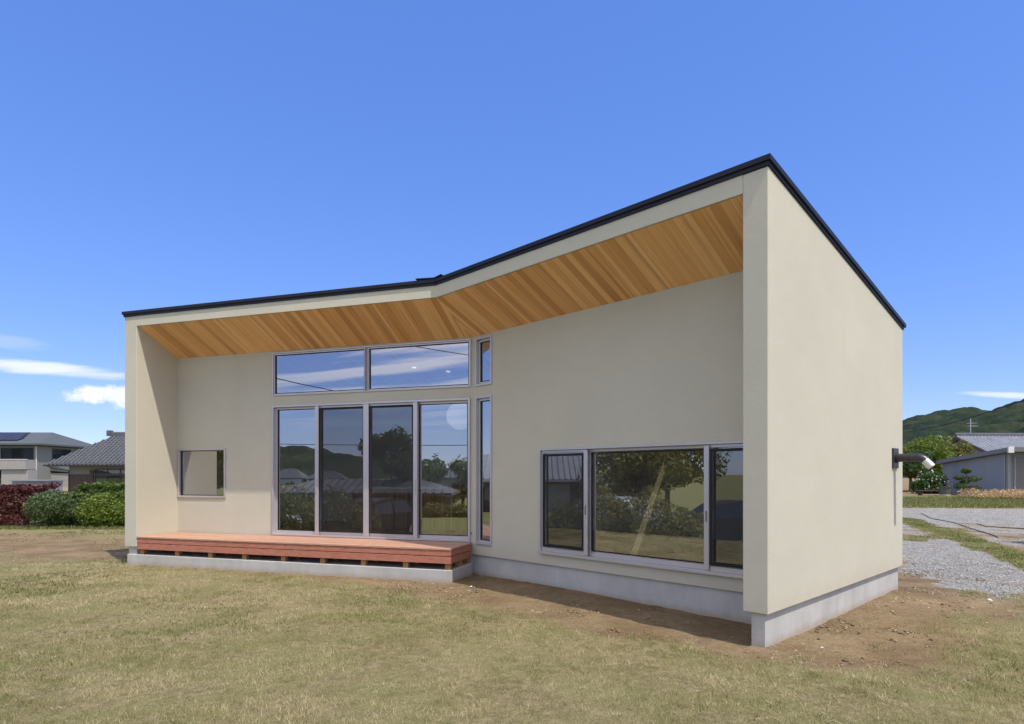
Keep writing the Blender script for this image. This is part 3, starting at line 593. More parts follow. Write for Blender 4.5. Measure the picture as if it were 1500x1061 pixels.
def masks(x, y):
    tR, rR = local('R', x, y); tL, rL = local('L', x, y)
    n = fbm(x, y, 1.1, 5) - .5; n2 = fbm(x, y, 3.2, 9) - .5
    # bare soil round the walls
    dR = np.where((tR > -.6) & (tR < 4.9), np.maximum(0, -(rR - .0)), 99) ; dR = np.where((tR > -.6) & (tR < 4.9) & (rR > 0), 0, dR)
    n += (fbm(x, y, .45, 15) - .5) * .7
    sR = 1 - sm(dR + n * 1.0, .15, 1.15)
    dS = np.where((rR > -.3) & (rR < 5.2), np.abs(tR - 4.75), 99); sS = 1 - sm(dS + n * 1.7, .1, 1.7)
    dL = np.where((tL > -.8) & (tL < 6.2), np.abs(rL), 99); dL = np.where(rL < 0, dL, 99); fade = sm(-tL, -4.5, -1.5)
    sL = (1 - sm(dL + n * .8, .0, .8)) * (.35 + .65 * fade)
    dH = seg_dist(x, y, (-17, 15.6), (-7.2, 12.6)); sH = 1 - sm(dH + n * 1.5, .8, 2.9)
    soil = np.maximum.reduce([sR, sS, sL, sH * .85])
    # rough dirt yard on the right with gravel bands
    rgt = sm(x - (5.6 + .18 * (y - 9)), -.4, .5) * sm(y, 7.9, 9.2)
    soil = np.maximum(soil, rgt * .95)
    g1 = 1 - sm(seg_dist(x, y, (9.9, 15.5), (7.3, 8.3)) + n * 1.2, .7, 1.7)
    g1 = np.maximum(g1, sm(x - (5.9 + .22 * (y - 8)), .6, 1.4) * (1 - sm(seg_dist(x, y, (8.9, 12.2), (13.0, 20.6)), 0, .1)) * (y < 12.6 + .2 * n) * (y > 7.6) * .8)
    g2 = sm(y + n * 1.2, 18.8, 19.8) * (1 - sm(y + n * .8, 27.6, 28.6)) * (x > 9)
    g4 = sm(x - (7.2 + .2 * (y - 8)), .5, 1.6) * sm(y, 11.0, 12.5) * (1 - sm(y, 19.5, 20.5)) * (.52 + n * .5)
    grav = np.clip(np.maximum.reduce([g1, g2, g4]), 0, 1)
    st = 1 - sm(seg_dist(x, y, (13.8, 22.0), (8.4, 9.2)) + n * .35, .22, .55)
    st2 = (1 - sm(seg_dist(x, y, (12.2, 16.8), (9.4, 14.6)) + n * .9, .2, .8)) * .6
    g3 = sm(y + n, 28.2, 28.9) * (x > 8) * (1 - sm(y, 44, 47))
    low = sm(-(x + .86 * y) - 1.5, 0, 3); green = np.clip(np.maximum.reduce([st, st2, g3, low * .75]), 0, 1)
    grav = grav * (1 - green)
    return np.clip(soil, 0, 1), grav, green, n, n2
def build_ground():
    fx = np.arange(-17, 20.01, .11); fy = np.arange(2.4, 32.01, .11)
    def ax(f, lo, hi):
        a = [f[0]]; s = .15
        while a[-1] > lo: a.append(a[-1] - s); s *= 1.22
        b = [f[-1]]; s = .15
        while b[-1] < hi: b.append(b[-1] + s); s *= 1.22
        return np.concatenate([np.array(a[1:])[::-1], f, np.array(b[1:])])
    xs = ax(fx, -3000, 3000); ys = ax(fy, -3000, 3500); X, Y = np.meshgrid(xs, ys); nx, ny = len(xs), len(ys)
    x, y = X.ravel(), Y.ravel(); soil, grav, green, n, n2 = masks(x, y)
    near = ((np.abs(x) < 40) & (np.abs(y) < 60)).astype(float)
    z = -.03 + near * ((fbm(x, y, .5, 21) - .5) * .018 + (fbm(x, y, .22, 31) - .5) * .045 * soil + n2 * .03)
    z -= .75 * sm(-(x + .86 * y) - 1.5, 0, 3.5) * (1 - sm(np.hypot(x, y), 60, 120))
    tR, rR = local('R', x, y); z += np.where((np.abs(x) < 10) & (y < 14), .03 * np.exp(-((tR - 1.5) / 1.2) ** 2 - ((rR - .55) / .35) ** 2) * 1.6, 0)
    co = np.stack([x, y, z], 1)
    idx = np.arange(nx * ny).reshape(ny, nx); q = np.stack([idx[:-1, :-1], idx[:-1, 1:], idx[1:, 1:], idx[1:, :-1]], -1).reshape(-1, 4)
    me = np_mesh('ground', co, q)
    for nme, a in (('soil', soil), ('gravel', grav), ('green', green)):
        at = me.attributes.new(nme, 'FLOAT', 'POINT'); at.data.foreach_set('value', a.astype(np.float32))
    for p in me.polygons: p.use_smooth = True
    tag(link_mesh('ground', me, M['ground']), kind='structure')
def np_mesh(name, co, faces):
    k = faces.shape[1]; me = D.meshes.new(name); me.vertices.add(len(co)); me.vertices.foreach_set('co', co.astype(np.float32).ravel())
    me.loops.add(faces.size); me.loops.foreach_set('vertex_index', faces.astype(np.int32).ravel())
    me.polygons.add(len(faces)); me.polygons.foreach_set('loop_start', (np.arange(len(faces)) * k).astype(np.int32))
    try: me.polygons.foreach_set('loop_total', np.full(len(faces), k, np.int32))
    except Exception: pass
    me.update(calc_edges=True); return me
build_ground()
def gz(x, y): return np.full_like(x, -.035)

# ------------------------------------------------------------------ lawn blades, weeds, stones
def blades(n, sel, hmin, hmax, wid, seed, box, lean=.7):
    rs = np.random.RandomState(seed); x = rs.uniform(box[0], box[1], n); y = rs.uniform(box[2], box[3], n)
    keep = sel(x, y, rs); x, y = x[keep], y[keep]; n = len(x)
    dist = np.hypot(x, y); sc = np.clip(dist / 6.0, .8, 2.2)
    h = rs.uniform(hmin, hmax, n); a = rs.uniform(0, 2 * np.pi, n); l = rs.uniform(.15, lean, n) * h * 1.5; b = rs.uniform(0, 2 * np.pi, n)
    w = wid * sc * rs.uniform(.6, 1.3, n)
    z = gz(x, y); P = np.stack([x, y, z], 1); dw = np.stack([np.cos(b) * w, np.sin(b) * w, 0 * w], 1); tip = np.stack([np.cos(a) * l, np.sin(a) * l, h], 1)
    co = np.stack([P - dw, P + dw, P + tip], 1).reshape(-1, 3); f = np.arange(3 * n).reshape(-1, 3); return co, f
def view(x, y): return (np.abs(x) < .86 * y + 2.0) & (y > 2.6)
def lawn_sel(x, y, rs):
    soil, grav, green, n, n2 = masks(x, y); dens = (1 - sm(soil + (fbm(x, y, .35, 77) - .5) * .9, .25, .75)) * np.clip(5.2 / np.hypot(x, y), .25, 1) ** 1.2
    dens = dens * (.10 + .90 * sm(.6 * vnoise(x, y, .075, 51) + .4 * vnoise(x, y, .19, 52), .38, .60))
    return view(x, y) & (~in_house(x, y)) & (rs.rand(len(x)) < dens) & (grav < .3)
co, f = blades(2300000, lawn_sel, .012, .040, .0022, 1, (-14, 12, 2.7, 14))
gme = np_mesh('grass', co, f); _x, _y = co[:, 0], co[:, 1]; _k = len(co) // 3
_t = np.repeat(np.random.RandomState(3).rand(_k), 3) * .45 + .55 * np.clip((fbm(np.repeat(_x[::3], 3), np.repeat(_y[::3], 3), .5, 61) - .5) * 3.4 + .5, 0, 1)
_a = gme.attributes.new('tint', 'FLOAT', 'POINT'); _a.data.foreach_set('value', _t.astype(np.float32))
tag(link_mesh('grass', gme, M['grass']), 'short dry straw coloured lawn in front of the house', 'grass', kind='stuff')
def weed_sel(x, y, rs):
    soil, grav, green, n, n2 = masks(x, y)
    p = sm(fbm(x, y, 1.3, 41) + .16 * sm(x, .5, 3.5) * (1 - sm(y, 5.5, 7.5)) + .05 * (y < 4.6), .44, .62) * sm(fbm(x, y, .15, 47), .42, .56)
    return view(x, y) & (~in_house(x, y)) & (rs.rand(len(x)) < np.maximum(p * (1 - soil) , green * .8 * (y < 22)))
co, f = blades(600000, weed_sel, .014, .038, .0046, 2, (-14, 16, 2.7, 22))
tag(link_mesh('weeds', np_mesh('weeds', co, f), M['weed']), 'green clover and weed patches growing through the dry lawn', 'weeds', kind='stuff')
def tufts(n, per, seed):
    rs = np.random.RandomState(seed); cx = rs.uniform(-8, 8, n); cy = rs.uniform(2.8, 9.5, n); soil, grav, green, a, b = masks(cx, cy); k = view(cx, cy) & ~in_house(cx, cy) & (soil < .75) & (grav < .3); cx, cy = cx[k], cy[k]; n = len(cx)
    r = np.repeat(rs.uniform(.02, .08, n), per); x = np.repeat(cx, per) + rs.normal(size=n * per) * r; y = np.repeat(cy, per) + rs.normal(size=n * per) * r; m = n * per
    h = rs.uniform(.015, .048, m); a = rs.uniform(0, 6.28, m); b = rs.uniform(0, 6.28, m); w = rs.uniform(.0013, .0026, m); P = np.stack([x, y, gz(x, y)], 1); dw = np.stack([np.cos(b) * w, np.sin(b) * w, 0 * w], 1); tip = np.stack([np.cos(a) * h * .7, np.sin(a) * h * .7, h], 1)
    t = np.repeat(np.clip(np.repeat(rs.rand(n), per) + rs.normal(size=m) * .15, 0, 1), 3); me = np_mesh('grass_tufts', np.stack([P - dw, P + dw, P + tip], 1).reshape(-1, 3), np.arange(3 * m).reshape(-1, 3))
    me.attributes.new('tint', 'FLOAT', 'POINT').data.foreach_set('value', t.astype(np.float32)); tag(link_mesh('grass_tufts', me, M['grass']), 'taller green and straw tufts scattered through the lawn', 'grass', kind='stuff')
tufts(2600, 34, 55)
def stones(n, sel, smin, smax, seed, box, flat=.6):
    rs = np.random.RandomState(seed); x = rs.uniform(box[0], box[1], n); y = rs.uniform(box[2], box[3], n); k = sel(x, y, rs); x, y = x[k], y[k]; n = len(x)
    s = smin + (smax - smin) * rs.rand(n) ** 2.5
    base = np.array([(1, 0, 0), (0, 1, 0), (-1, 0, 0), (0, -1, 0), (0, 0, 1), (0, 0, -1)], float)
    v = base[None] * (s[:, None, None]) * rs.uniform(.6, 1.3, (n, 6, 1)); v[:, :, 2] *= flat
    a = rs.uniform(0, 6.28, n); c, d = np.cos(a)[:, None], np.sin(a)[:, None]; vx = v[:, :, 0] * c - v[:, :, 1] * d; vy = v[:, :, 0] * d + v[:, :, 1] * c
    z = gz(x, y)[:, None] + v[:, :, 2] + s[:, None] * .15
    co = np.stack([vx + x[:, None], vy + y[:, None], z], 2).reshape(-1, 3)
    fb = np.array([(0, 1, 4), (1, 2, 4), (2, 3, 4), (3, 0, 4), (1, 0, 5), (2, 1, 5), (3, 2, 5), (0, 3, 5)]); f = (np.arange(n)[:, None, None] * 6 + fb[None]).reshape(-1, 3); return co, f
M['stone'] = make_leaf('stones', (0.27, 0.26, 0.235), (0.47, 0.45, 0.41), (0.64, 0.62, 0.56), 0.0)
M['clod'] = make_leaf('clods', (0.14, 0.09, 0.045), (0.27, 0.19, 0.105), (0.40, 0.30, 0.18), 0.0)
M['debris'] = make_leaf('debris', (0.20, 0.13, 0.07), (0.42, 0.33, 0.21), (0.68, 0.64, 0.55), 0.0)
def grav_sel(x, y, rs):
    soil, grav, green, n, n2 = masks(x, y); return (rs.rand(len(x)) < sm(grav + (fbm(x, y, .5, 3) - .5) * .6, .2, .7) * .9) & view(x, y) & ~in_house(x, y)
co, f = stones(110000, grav_sel, .007, .020, 5, (5, 22, 7.6, 29))
tag(link_mesh('gravel', np_mesh('gravel', co, f), M['stone']), 'grey crushed stone spread over the drive at the right', 'gravel', kind='stuff')
def soil_sel(x, y, rs):
    soil, grav, green, n, n2 = masks(x, y); return (rs.rand(len(x)) < sm(soil, .45, .8) * sm(fbm(x, y, .8, 63), .35, .7)) & view(x, y) & ~in_house(x, y) & (x < 7)
co, f = stones(26000, soil_sel, .003, .016, 6, (-8, 7, 4.2, 12.5), .5)
tag(link_mesh('soil_crumbs', np_mesh('soil_crumbs', co, f), M['debris']), 'small pale stones and clods on the bare soil round the house', 'stones', kind='stuff')
co, f = stones(60000, soil_sel, .006, .026, 16, (-8, 7, 4.2, 12.5), .55)
tag(link_mesh('soil_clods', np_mesh('soil_clods', co, f), M['clod']), 'loose brown clods of earth on the bare strip round the house', 'soil', kind='stuff')
co, f = stones(420, soil_sel, .018, .045, 26, (-6, 6, 4.6, 11), .45)
tag(link_mesh('rubble', np_mesh('rubble', co, f), M['debris']), 'scattered pale rubble and chips on the bare soil strip', 'rubble', kind='stuff')
def straw_sel(x, y, rs):
    soil, grav, green, n, n2 = masks(x, y); return (rs.rand(len(x)) < .25 + .6 * sm(fbm(x, y, .7, 90), .5, .7)) & view(x, y) & ~in_house(x, y) & (grav < .3)
def straws(n, seed, box):
    rs = np.random.RandomState(seed); x = rs.uniform(box[0], box[1], n); y = rs.uniform(box[2], box[3], n); k = straw_sel(x, y, rs); x, y = x[k], y[k]; n = len(x)
    a = rs.uniform(0, 3.14, n); l = rs.uniform(.02, .06, n); w = rs.uniform(.001, .0022, n); z = gz(x, y) + rs.uniform(.015, .03, n)
    d = np.stack([np.cos(a) * l, np.sin(a) * l, rs.uniform(-.01, .01, n)], 1); e = np.stack([-np.sin(a) * w, np.cos(a) * w, 0 * a], 1); P = np.stack([x, y, z], 1)
    return np.stack([P - e, P + e, P + d + e, P + d - e], 1).reshape(-1, 3), np.arange(4 * n).reshape(-1, 4)
M['straw'] = make_leaf('straw', (0.40, 0.32, 0.17), (0.50, 0.41, 0.25), (0.62, 0.53, 0.36), 0.2)
co, f = straws(12000, 8, (-10, 9, 2.7, 11))
tag(link_mesh('straw_litter', np_mesh('straw_litter', co, f), M['straw']), 'loose dry straw lying over the lawn and soil', 'straw', kind='stuff')

# ------------------------------------------------------------------ vegetation helpers
def leaves(pts, nrm, size, seed, aspect=.5):
    rs = np.random.RandomState(seed); n = len(pts)
    d = rs.normal(size=(n, 3)); nn = nrm * .9 + rs.normal(size=(n, 3)) * .75; nn /= np.linalg.norm(nn, axis=1)[:, None] + 1e-9
    a = np.cross(nn, d); a /= np.linalg.norm(a, axis=1)[:, None] + 1e-9; b = np.cross(nn, a); s = size * rs.uniform(.6, 1.4, n)[:, None]
    A = a * s; B = b * s * aspect
    co = np.stack([pts - A, pts + B * .9 - A * .1 + nn * s * .12, pts + A, pts - B * .9 - A * .1 + nn * s * .12], 1).reshape(-1, 3)
    return co, np.arange(4 * n).reshape(-1, 4)
def blob_points(n, cen, rad, seed, lump=.22, shell=.35, freq=2.6):
    rs = np.random.RandomState(seed); d = rs.normal(size=(n, 3)); d /= np.linalg.norm(d, axis=1)[:, None]
    ph = rs.uniform(0, 6.28, (6, 3)); dirs = rs.normal(size=(6, 3)) * freq
    k = 1 + lump * np.mean([np.sin(d @ dirs[i] + ph[i, 0]) for i in range(6)], 0) * 1.8
    r = k * (1 - shell * rs.rand(n) ** 1.4); return np.array(cen) + d * r[:, None] * np.array(rad), d / np.array(rad) * np.mean(rad)
def shrub(name, label, cat, loc, blobs, mat, leaf, n, seed, group=None, stems=True, lump=.3):
    t = thing(name, label, cat, loc, 0, group); P = []; Q = []
    tot = sum(b[1][0] * b[1][2] for b in blobs)
    for i, (c, r) in enumerate(blobs):
        p, q = blob_points(int(n * r[0] * r[2] / tot), c, r, seed + i * 13, lump, .5, 3.4); P.append(p); Q.append(q)
    P = np.concatenate(P); Q = np.concatenate(Q); k = P[:, 2] > .02; P, Q = P[k], Q[k]
    Q = Q / (np.linalg.norm(Q, axis=1)[:, None] + 1e-9)
    co, f = leaves(P, Q, leaf, seed); link_mesh('foliage', np_mesh('foliage', co, f), M[mat], t)
    if stems:
        mb = MB(); rg = random.Random(seed)
        for c, r in blobs:
            for j in range(4): mb.tube([(c[0] + rg.uniform(-.2, .2) * r[0], c[1] + rg.uniform(-.2, .2) * r[1], -.05), (c[0] + rg.uniform(-.4, .4) * r[0], c[1] + rg.uniform(-.3, .3) * r[1], c[2])], [.03, .012], 6)
        mb.build('stems', M['bark'], t)
    return t
def tree(name, label, loc, h, cr, mat, seed, n=9000, leaf=.16, group=None, lumps=9, trunk=.16, cat='tree'):
    t = thing(name, label, cat, loc, 0, group); rg = random.Random(seed); mb = MB()
    th = h * .45; mb.tube([(0, 0, -.1), (rg.uniform(-.1, .1), 0, th * .5), (rg.uniform(-.2, .2), rg.uniform(-.1, .1), th), (0, 0, h * .8)], [trunk, trunk * .8, trunk * .6, trunk * .15], 8)
    P = []; Q = []
    for i in range(lumps):
        a = 6.283 * i / lumps + rg.uniform(-.4, .4); rr = cr * rg.uniform(.25, .72); zz = h * rg.uniform(.38, .86)
        rr *= 1.15 - abs(zz / h - .55) * 1.2
        c = (math.cos(a) * rr, math.sin(a) * rr, zz); br = cr * rg.uniform(.32, .5)
        mb.tube([(0, 0, th * rg.uniform(.6, 1)), (c[0] * .5, c[1] * .5, (th + zz) / 2), c], [trunk * .4, trunk * .25, trunk * .08], 6)
        p, q = blob_points(n // lumps, c, (br, br, br * .8), seed + i * 7, lump=.3, shell=.5); P.append(p); Q.append(q)
    p, q = blob_points(n // lumps, (0, 0, h * .8), (cr * .45, cr * .45, h * .2), seed + 999, lump=.3, shell=.5); P.append(p); Q.append(q)
    P = np.concatenate(P); Q = np.concatenate(Q); Q /= np.linalg.norm(Q, axis=1)[:, None] + 1e-9
    mb.build('trunk', M['bark'], t, smooth=True); co, f = leaves(P, Q, leaf, seed); link_mesh('crown', np_mesh('crown', co, f), M[mat], t)
    return t

# hedge at the left
def hedge_box(name, label, x0, x1, yc, depth, h, mat, n, leaf, seed, cat='hedge'):
    cx = (x0 + x1) / 2; t = thing(name, label, cat, (cx, yc, -.03)); rs = np.random.RandomState(seed); w = x1 - x0
    m = int(n); u = rs.uniform(-w / 2, w / 2, m); side = rs.rand(m); y = np.where(side < .55, -depth / 2, rs.uniform(-depth / 2, depth / 2, m)); z = np.where(side < .55, rs.uniform(.06, h, m), h)
    k = side > .9; y = np.where(k, depth / 2, y); z = np.where(k, rs.uniform(.06, h, m), z)
    nz = fbm(u + cx * 3 + 50, z + y + 50, .6, seed) - .5; inn = rs.rand(m) ** 2 * .16
    cen = np.array([0, 0, h * .5]); P = np.stack([u, y, z], 1)
    q = np.stack([0 * u, np.where(np.abs(y) >= depth / 2 - 1e-6, np.sign(y), 0), (z >= h - 1e-6).astype(float)], 1) + 1e-6
    rnd = np.maximum(0, z - (h - .25)) / .25; P[:, 1] *= 1 - .35 * rnd * (np.abs(y) >= depth / 2 - 1e-6)
    P += q * (nz * .36)[:, None] - q * inn[:, None]; co, f = leaves(P, q, leaf, seed); link_mesh('foliage', np_mesh('foliage', co, f), M[mat], t)
    mb = MB(); rg = random.Random(seed)
    for i in range(int(w / .45)): mb.tube([(-w / 2 + .2 + i * .45, rg.uniform(-.15, .15), -.05), (-w / 2 + .2 + i * .45 + rg.uniform(-.15, .15), rg.uniform(-.15, .15), h * .8)], [.03, .012], 6)
    mb.build('stems', M['bark'], t)
    return t
hedge_box('photinia_hedge', 'dark red leaved hedge at the far left edge', -24, -14.2, 18.9, 1.3, 1.17, 'leaf_red', 34000, .052, 11)
hedge_box('green_hedge', 'tall mid green hedge running up to the left house corner', -13.0, -7.5, 19.1, 1.5, 1.22, 'leaf_hedge', 24000, .05, 12)
shrub('round_shrub', 'rounded grey green clipped shrub between red and green hedges', 'shrub', (-13.55, 18.3, -.03), [((0, 0, .52), (.72, .7, .56)), ((.45, .15, .5), (.55, .6, .5))], 'leaf_sage', .036, 13000, 21, lump=.14)
shrub('low_shrub', 'bright yellow green shrub in front of the green hedge', 'shrub', (-12.0, 18.15, -.03), [((0, 0, .42), (.62, .55, .58)), ((.5, .1, .36), (.5, .5, .45))], 'leaf_lime', .036, 12000, 22, lump=.14)

# ------------------------------------------------------------------ buildings round about
M['tile'] = plain('kawara_tile', (0.115, 0.115, 0.12), (0.08, 0.08, 0.085), 2.5, rough=.45, spec=.5)
M['slate'] = plain('roof_slate', (0.105, 0.115, 0.115), (0.085, 0.092, 0.095), 1.2, rough=.7, bs=.3, bscale=6, stretch=(1, 1, 8))
M['siding'] = plain('beige_siding', (0.45, 0.43, 0.375), (0.41, 0.39, 0.34), 1.2, rough=.8, bs=.4, bscale=5, stretch=(1, 1, 6))
M['siding_g'] = plain('grey_green_siding', (0.24, 0.235, 0.21), (0.20, 0.20, 0.18), 1.5, rough=.8, bs=.4, bscale=5, stretch=(6, 6, .3))
M['frame_d'] = plain('dark_frame', (0.035, 0.032, 0.036), rough=.5)
M['tilewall'] = plain('pale_tile', (0.34, 0.32, 0.295), (0.29, 0.27, 0.25), 5, rough=.6)
M['garage'] = plain('garage_panel', (0.27, 0.275, 0.285), (0.235, 0.24, 0.25), .8, rough=.6, bs=.2, bscale=10, stretch=(1, 1, .1))
M['shutter'] = plain('shutter', (0.225, 0.20, 0.185), (0.20, 0.18, 0.165), 1, rough=.5)
M['curtain'] = plain('curtain', (0.55, 0.54, 0.52), (0.42, 0.41, 0.40), 6, stretch=(6, 6, .1))
M['brownwood'] = plain('brown_board', (0.10, 0.07, 0.055), (0.07, 0.05, 0.04), 5, rough=.7)
def roof_hip(mb, x0, x1, y0, y1, ze, rx0, rx1, ry, zr, th=.14):
    E = [(x0, y0, ze), (x1, y0, ze), (x1, y1, ze), (x0, y1, ze)]; A = (rx0, ry, zr); B = (rx1, ry, zr); lo = [(p[0], p[1], p[2] - th) for p in E]
    mb.add(E + [A, B] + lo, [(0, 1, 5, 4), (1, 2, 5), (2, 3, 4, 5), (3, 0, 4), (0, 6, 7, 1), (1, 7, 8, 2), (2, 8, 9, 3), (3, 9, 6, 0), (9, 8, 7, 6)])
def tile_ribs(mb, x0, x1, y0, ze, rx0, rx1, ry, zr, step=.32, rad=.05):
    n = int((x1 - x0) / step)
    for i in range(n + 1):
        x = x0 + .08 + i * step
        if x > x1 - .05: break
        k = 1.0
        if x < rx0 and rx0 > x0: k = (x - x0) / (rx0 - x0)
        if x > rx1 and rx1 < x1: k = (x1 - x) / (x1 - rx1)
        if k < .04: continue
        mb.tube([(x, y0 - .03, ze + .02), (x, y0 + (ry - y0) * k, ze + (zr - ze) * k + .02)], rad, 5)
def tile_courses(mb, x0, x1, y0, ze, rx0, rx1, ry, zr, step=.33):
    L_ = math.hypot(ry - y0, zr - ze); n = int(L_ / step)
    for i in range(1, n):
        k = i / n; a = x0 + (rx0 - x0) * k + .05; b = x1 + (rx1 - x1) * k - .05; y = y0 + (ry - y0) * k; z = ze + (zr - ze) * k
        mb.box(a, b, y - .10, y + .004, z - .03, z + .035)
def bwin(t, x0, x1, z0, z1, y, axis='y', n=2, sgn=-1, curtain=True, fr_mat='frame_d'):
    """window let into a wall face (frame proud, panes and curtain behind)"""
    def bx(a0, a1, d0, d1, c0, c1):
        mb = MB()
        if axis == 'y': mb.box(a0, a1, min(y + sgn * d0, y + sgn * d1), max(y + sgn * d0, y + sgn * d1), c0, c1)
        else: mb.box(min(y + sgn * d0, y + sgn * d1), max(y + sgn * d0, y + sgn * d1), a0, a1, c0, c1)
        return mb
    s = .07; mb = MB()
    for a0, a1, c0, c1 in [(x0, x1, z0, z0 + s), (x0, x1, z1 - s, z1)] + [(x0 + (x1 - x0) * i / n - s / 2 + (s / 2 if i == 0 else -s / 2 if i == n else 0), x0 + (x1 - x0) * i / n + s / 2 + (s / 2 if i == 0 else -s / 2 if i == n else 0), z0 + s, z1 - s) for i in range(n + 1)]:
        q = bx(a0, a1, .003, .10, c0, c1); mb.add(q.v, q.f)
    f = mb.build('window', M[fr_mat], t)
    for i in range(n):
        a0 = x0 + (x1 - x0) * i / n + s; a1 = x0 + (x1 - x0) * (i + 1) / n - s
        bx(a0, a1, .05, .06, z0 + s, z1 - s).build('pane', M['bg_glass'], f)
        if curtain: bx(a0, a1, .003, .012, z0 + s, z1 - s).build('curtain', M['curtain'] if i % 2 == 0 else M['siding_g'], f)
    return f
def build_far_house():
    t = thing('two_storey_house', 'grey two storey house with solar panels on its hipped roof, behind the red hedge', 'house', (-57.4, 75, 0))
    mb = MB(); mb.box(-15, 0, 0, 10, -.2, 5.0); mb.build('wall', M['siding_g'], t)
    mb = MB(); roof_hip(mb, -16, .75, -.8, 10.8, 5.28, -10.5, -1.6, 4.6, 6.95, .2); mb.build('roof', M['slate'], t)
    # solar panels lying on the front slope
    nrm = Vector((0, -(6.95 - 5.28), 5.4)).normalized(); sl = (6.95 - 5.28) / 5.4
    for r_ in range(3):
        for c in range(5):
            x1 = -2.2 - .35 * (2 - r_) * 0 - c * 1.75 + r_ * -.0 + (.45 * -r_ if False else 0); x1 = -3.35 + .65 * (1 - r_) * 1.0 - c * 1.75; x0 = x1 - 1.7; y0 = .35 + (2 - r_) * 1.28 if False else .3 + r_ * 1.28; y1 = y0 + 1.22
            x1 -= .9 * (r_ * .0)
            z = lambda y: 5.28 + sl * (y + .8) + .09
            mb = MB(); mb.hexa([(x0, y0, z(y0)), (x1, y0, z(y0)), (x1, y1, z(y1)), (x0, y1, z(y1)), (x0, y0, z(y0) + .05), (x1, y0, z(y0) + .05), (x1, y1, z(y1) + .05), (x0, y1, z(y1) + .05)])
            mb.build('solar_panel', M['solar'], t)
    bwin(t, -4.4, -.5, 3.38, 4.75, 0, n=3, curtain=True); bwin(t, 2.4, 5.6, 3.05, 4.75, 0, axis='x', sgn=1, n=2)
    mb = MB(); mb.box(-12, -.1, -1.7, -1.5, 2.15, 3.3); mb.box(-.3, -.1, -1.5, -.01, 2.15, 3.3); mb.box(-12, -.3, -1.5, -.01, 2.15, 2.3); mb.build('balcony', M['tilewall'], t)
    mb = MB(); mb.box(-12, -.05, -1.75, -1.45, 3.302, 3.36); mb.build('balcony_rail', M['white'], t)
    mb = MB(); mb.box(-3.2, .0, -1.45, -.02, -.2, 2.1); mb.build('porch_wall', M['tilewall'], t)
    bwin(t, -5.8, -3.4, .5, 2.0, 0, n=2)
    mb = MB(); mb.hexa([(.003, 2, 2.0), (3.2, 2, 1.75), (3.2, 9, 1.75), (.003, 9, 2.0), (.003, 2, 2.75), (3.2, 2, 1.9), (3.2, 9, 1.9), (.003, 9, 2.75)]); mb.build('lean_to_roof', M['slate'], t)
    mb = MB(); mb.box(.004, 3.0, 2.2, 8.8, -.2, 1.72); mb.build('lean_to_wall', M['tilewall'], t)
    mb = MB(); mb.tube([(-.12, -.06, 0), (-.12, -.06, 5.0)], .05, 8); mb.build('downpipe', M['white'], t)
def make_solar():
    m, nt, b = new_mat('solar_cells'); b.inputs['Specular IOR Level'].default_value = .12; b.inputs['Roughness'].default_value = .4
    tc = N(nt, 'ShaderNodeTexCoord'); br = N(nt, 'ShaderNodeTexBrick'); br.inputs['Color1'].default_value = (0.014, 0.014, 0.022, 1); br.inputs['Color2'].default_value = (0.018, 0.018, 0.028, 1); br.inputs['Mortar'].default_value = (0.12, 0.12, 0.15, 1)
    br.inputs['Scale'].default_value = 2.0; nt.links.new(tc.outputs['Object'], br.inputs['Vector']); nt.links.new(br.outputs[0], b.inputs['Base Color']); return m
M['solar'] = make_solar(); build_far_house()
def build_tile_house():
    t = thing('tile_roof_house', 'single storey house with grey tiled hip roof behind the green hedge', 'house', (-39.3, 55.0, 0))
    x0, x1 = -1.55, 16; ze, zr = 2.42, 5.15; rx0 = 1.5; ry = 3.7
    mb = MB(); roof_hip(mb, x0, x1, -.9, 8.2, ze, rx0, 12.5, ry, zr, .16); tile_ribs(mb, x0, x1, -.9, ze, rx0, 12.5, ry, zr, .36, .085); tile_courses(mb, x0, x1, -.9, ze, rx0, 12.5, ry, zr, .40)
    rf = mb.build('roof', M['tile'], t)
    mb = MB(); mb.box(rx0 - .1, 12.6, ry - .16, ry + .16, zr - .05, zr + .28); mb.tube([(rx0 - .2, ry, zr + .30), (12.7, ry, zr + .30)], .12, 8); mb.box(rx0 - .45, rx0 - .1, ry - .25, ry + .25, zr + .02, zr + .55); mb.build('ridge', M['tile'], rf)
    mb = MB(); mb.tube([(x0, -1.0, ze - .1), (x1, -1.0, ze - .1)], .06, 8); mb.tube([(x0 + .2, -.95, ze - .12), (x0 + .6, -.6, ze - .35), (0.02, -.08, ze - .55), (0.02, -.08, 0)], .035, 8); mb.build('gutter', M['frame_d'], rf)
    mb = MB(); mb.box(0, 14.5, 0, 7.5, -.2, 2.35); mb.build('wall', M['siding_g'], t)
    mb = MB(); mb.box(-.004, 1.9, -.05, -.003, -.2, 1.55); mb.build('board_panel', M['brownwood'], t)
    for xa in (1.9, 7.0):
        mb = MB(); mb.box(xa, xa + .3, -.14, -.003, .1, 1.9); mb.build('shutter_box', M['brownwood'], t)
    bwin(t, 2.3, 6.9, 1.55, 2.0, 0, n=4, fr_mat='brownwood'); bwin(t, 2.3, 6.9, .3, 1.5, 0, n=4, fr_mat='brownwood'); bwin(t, 7.5, 12, .3, 2.0, 0, n=4, fr_mat='brownwood')
build_tile_house()
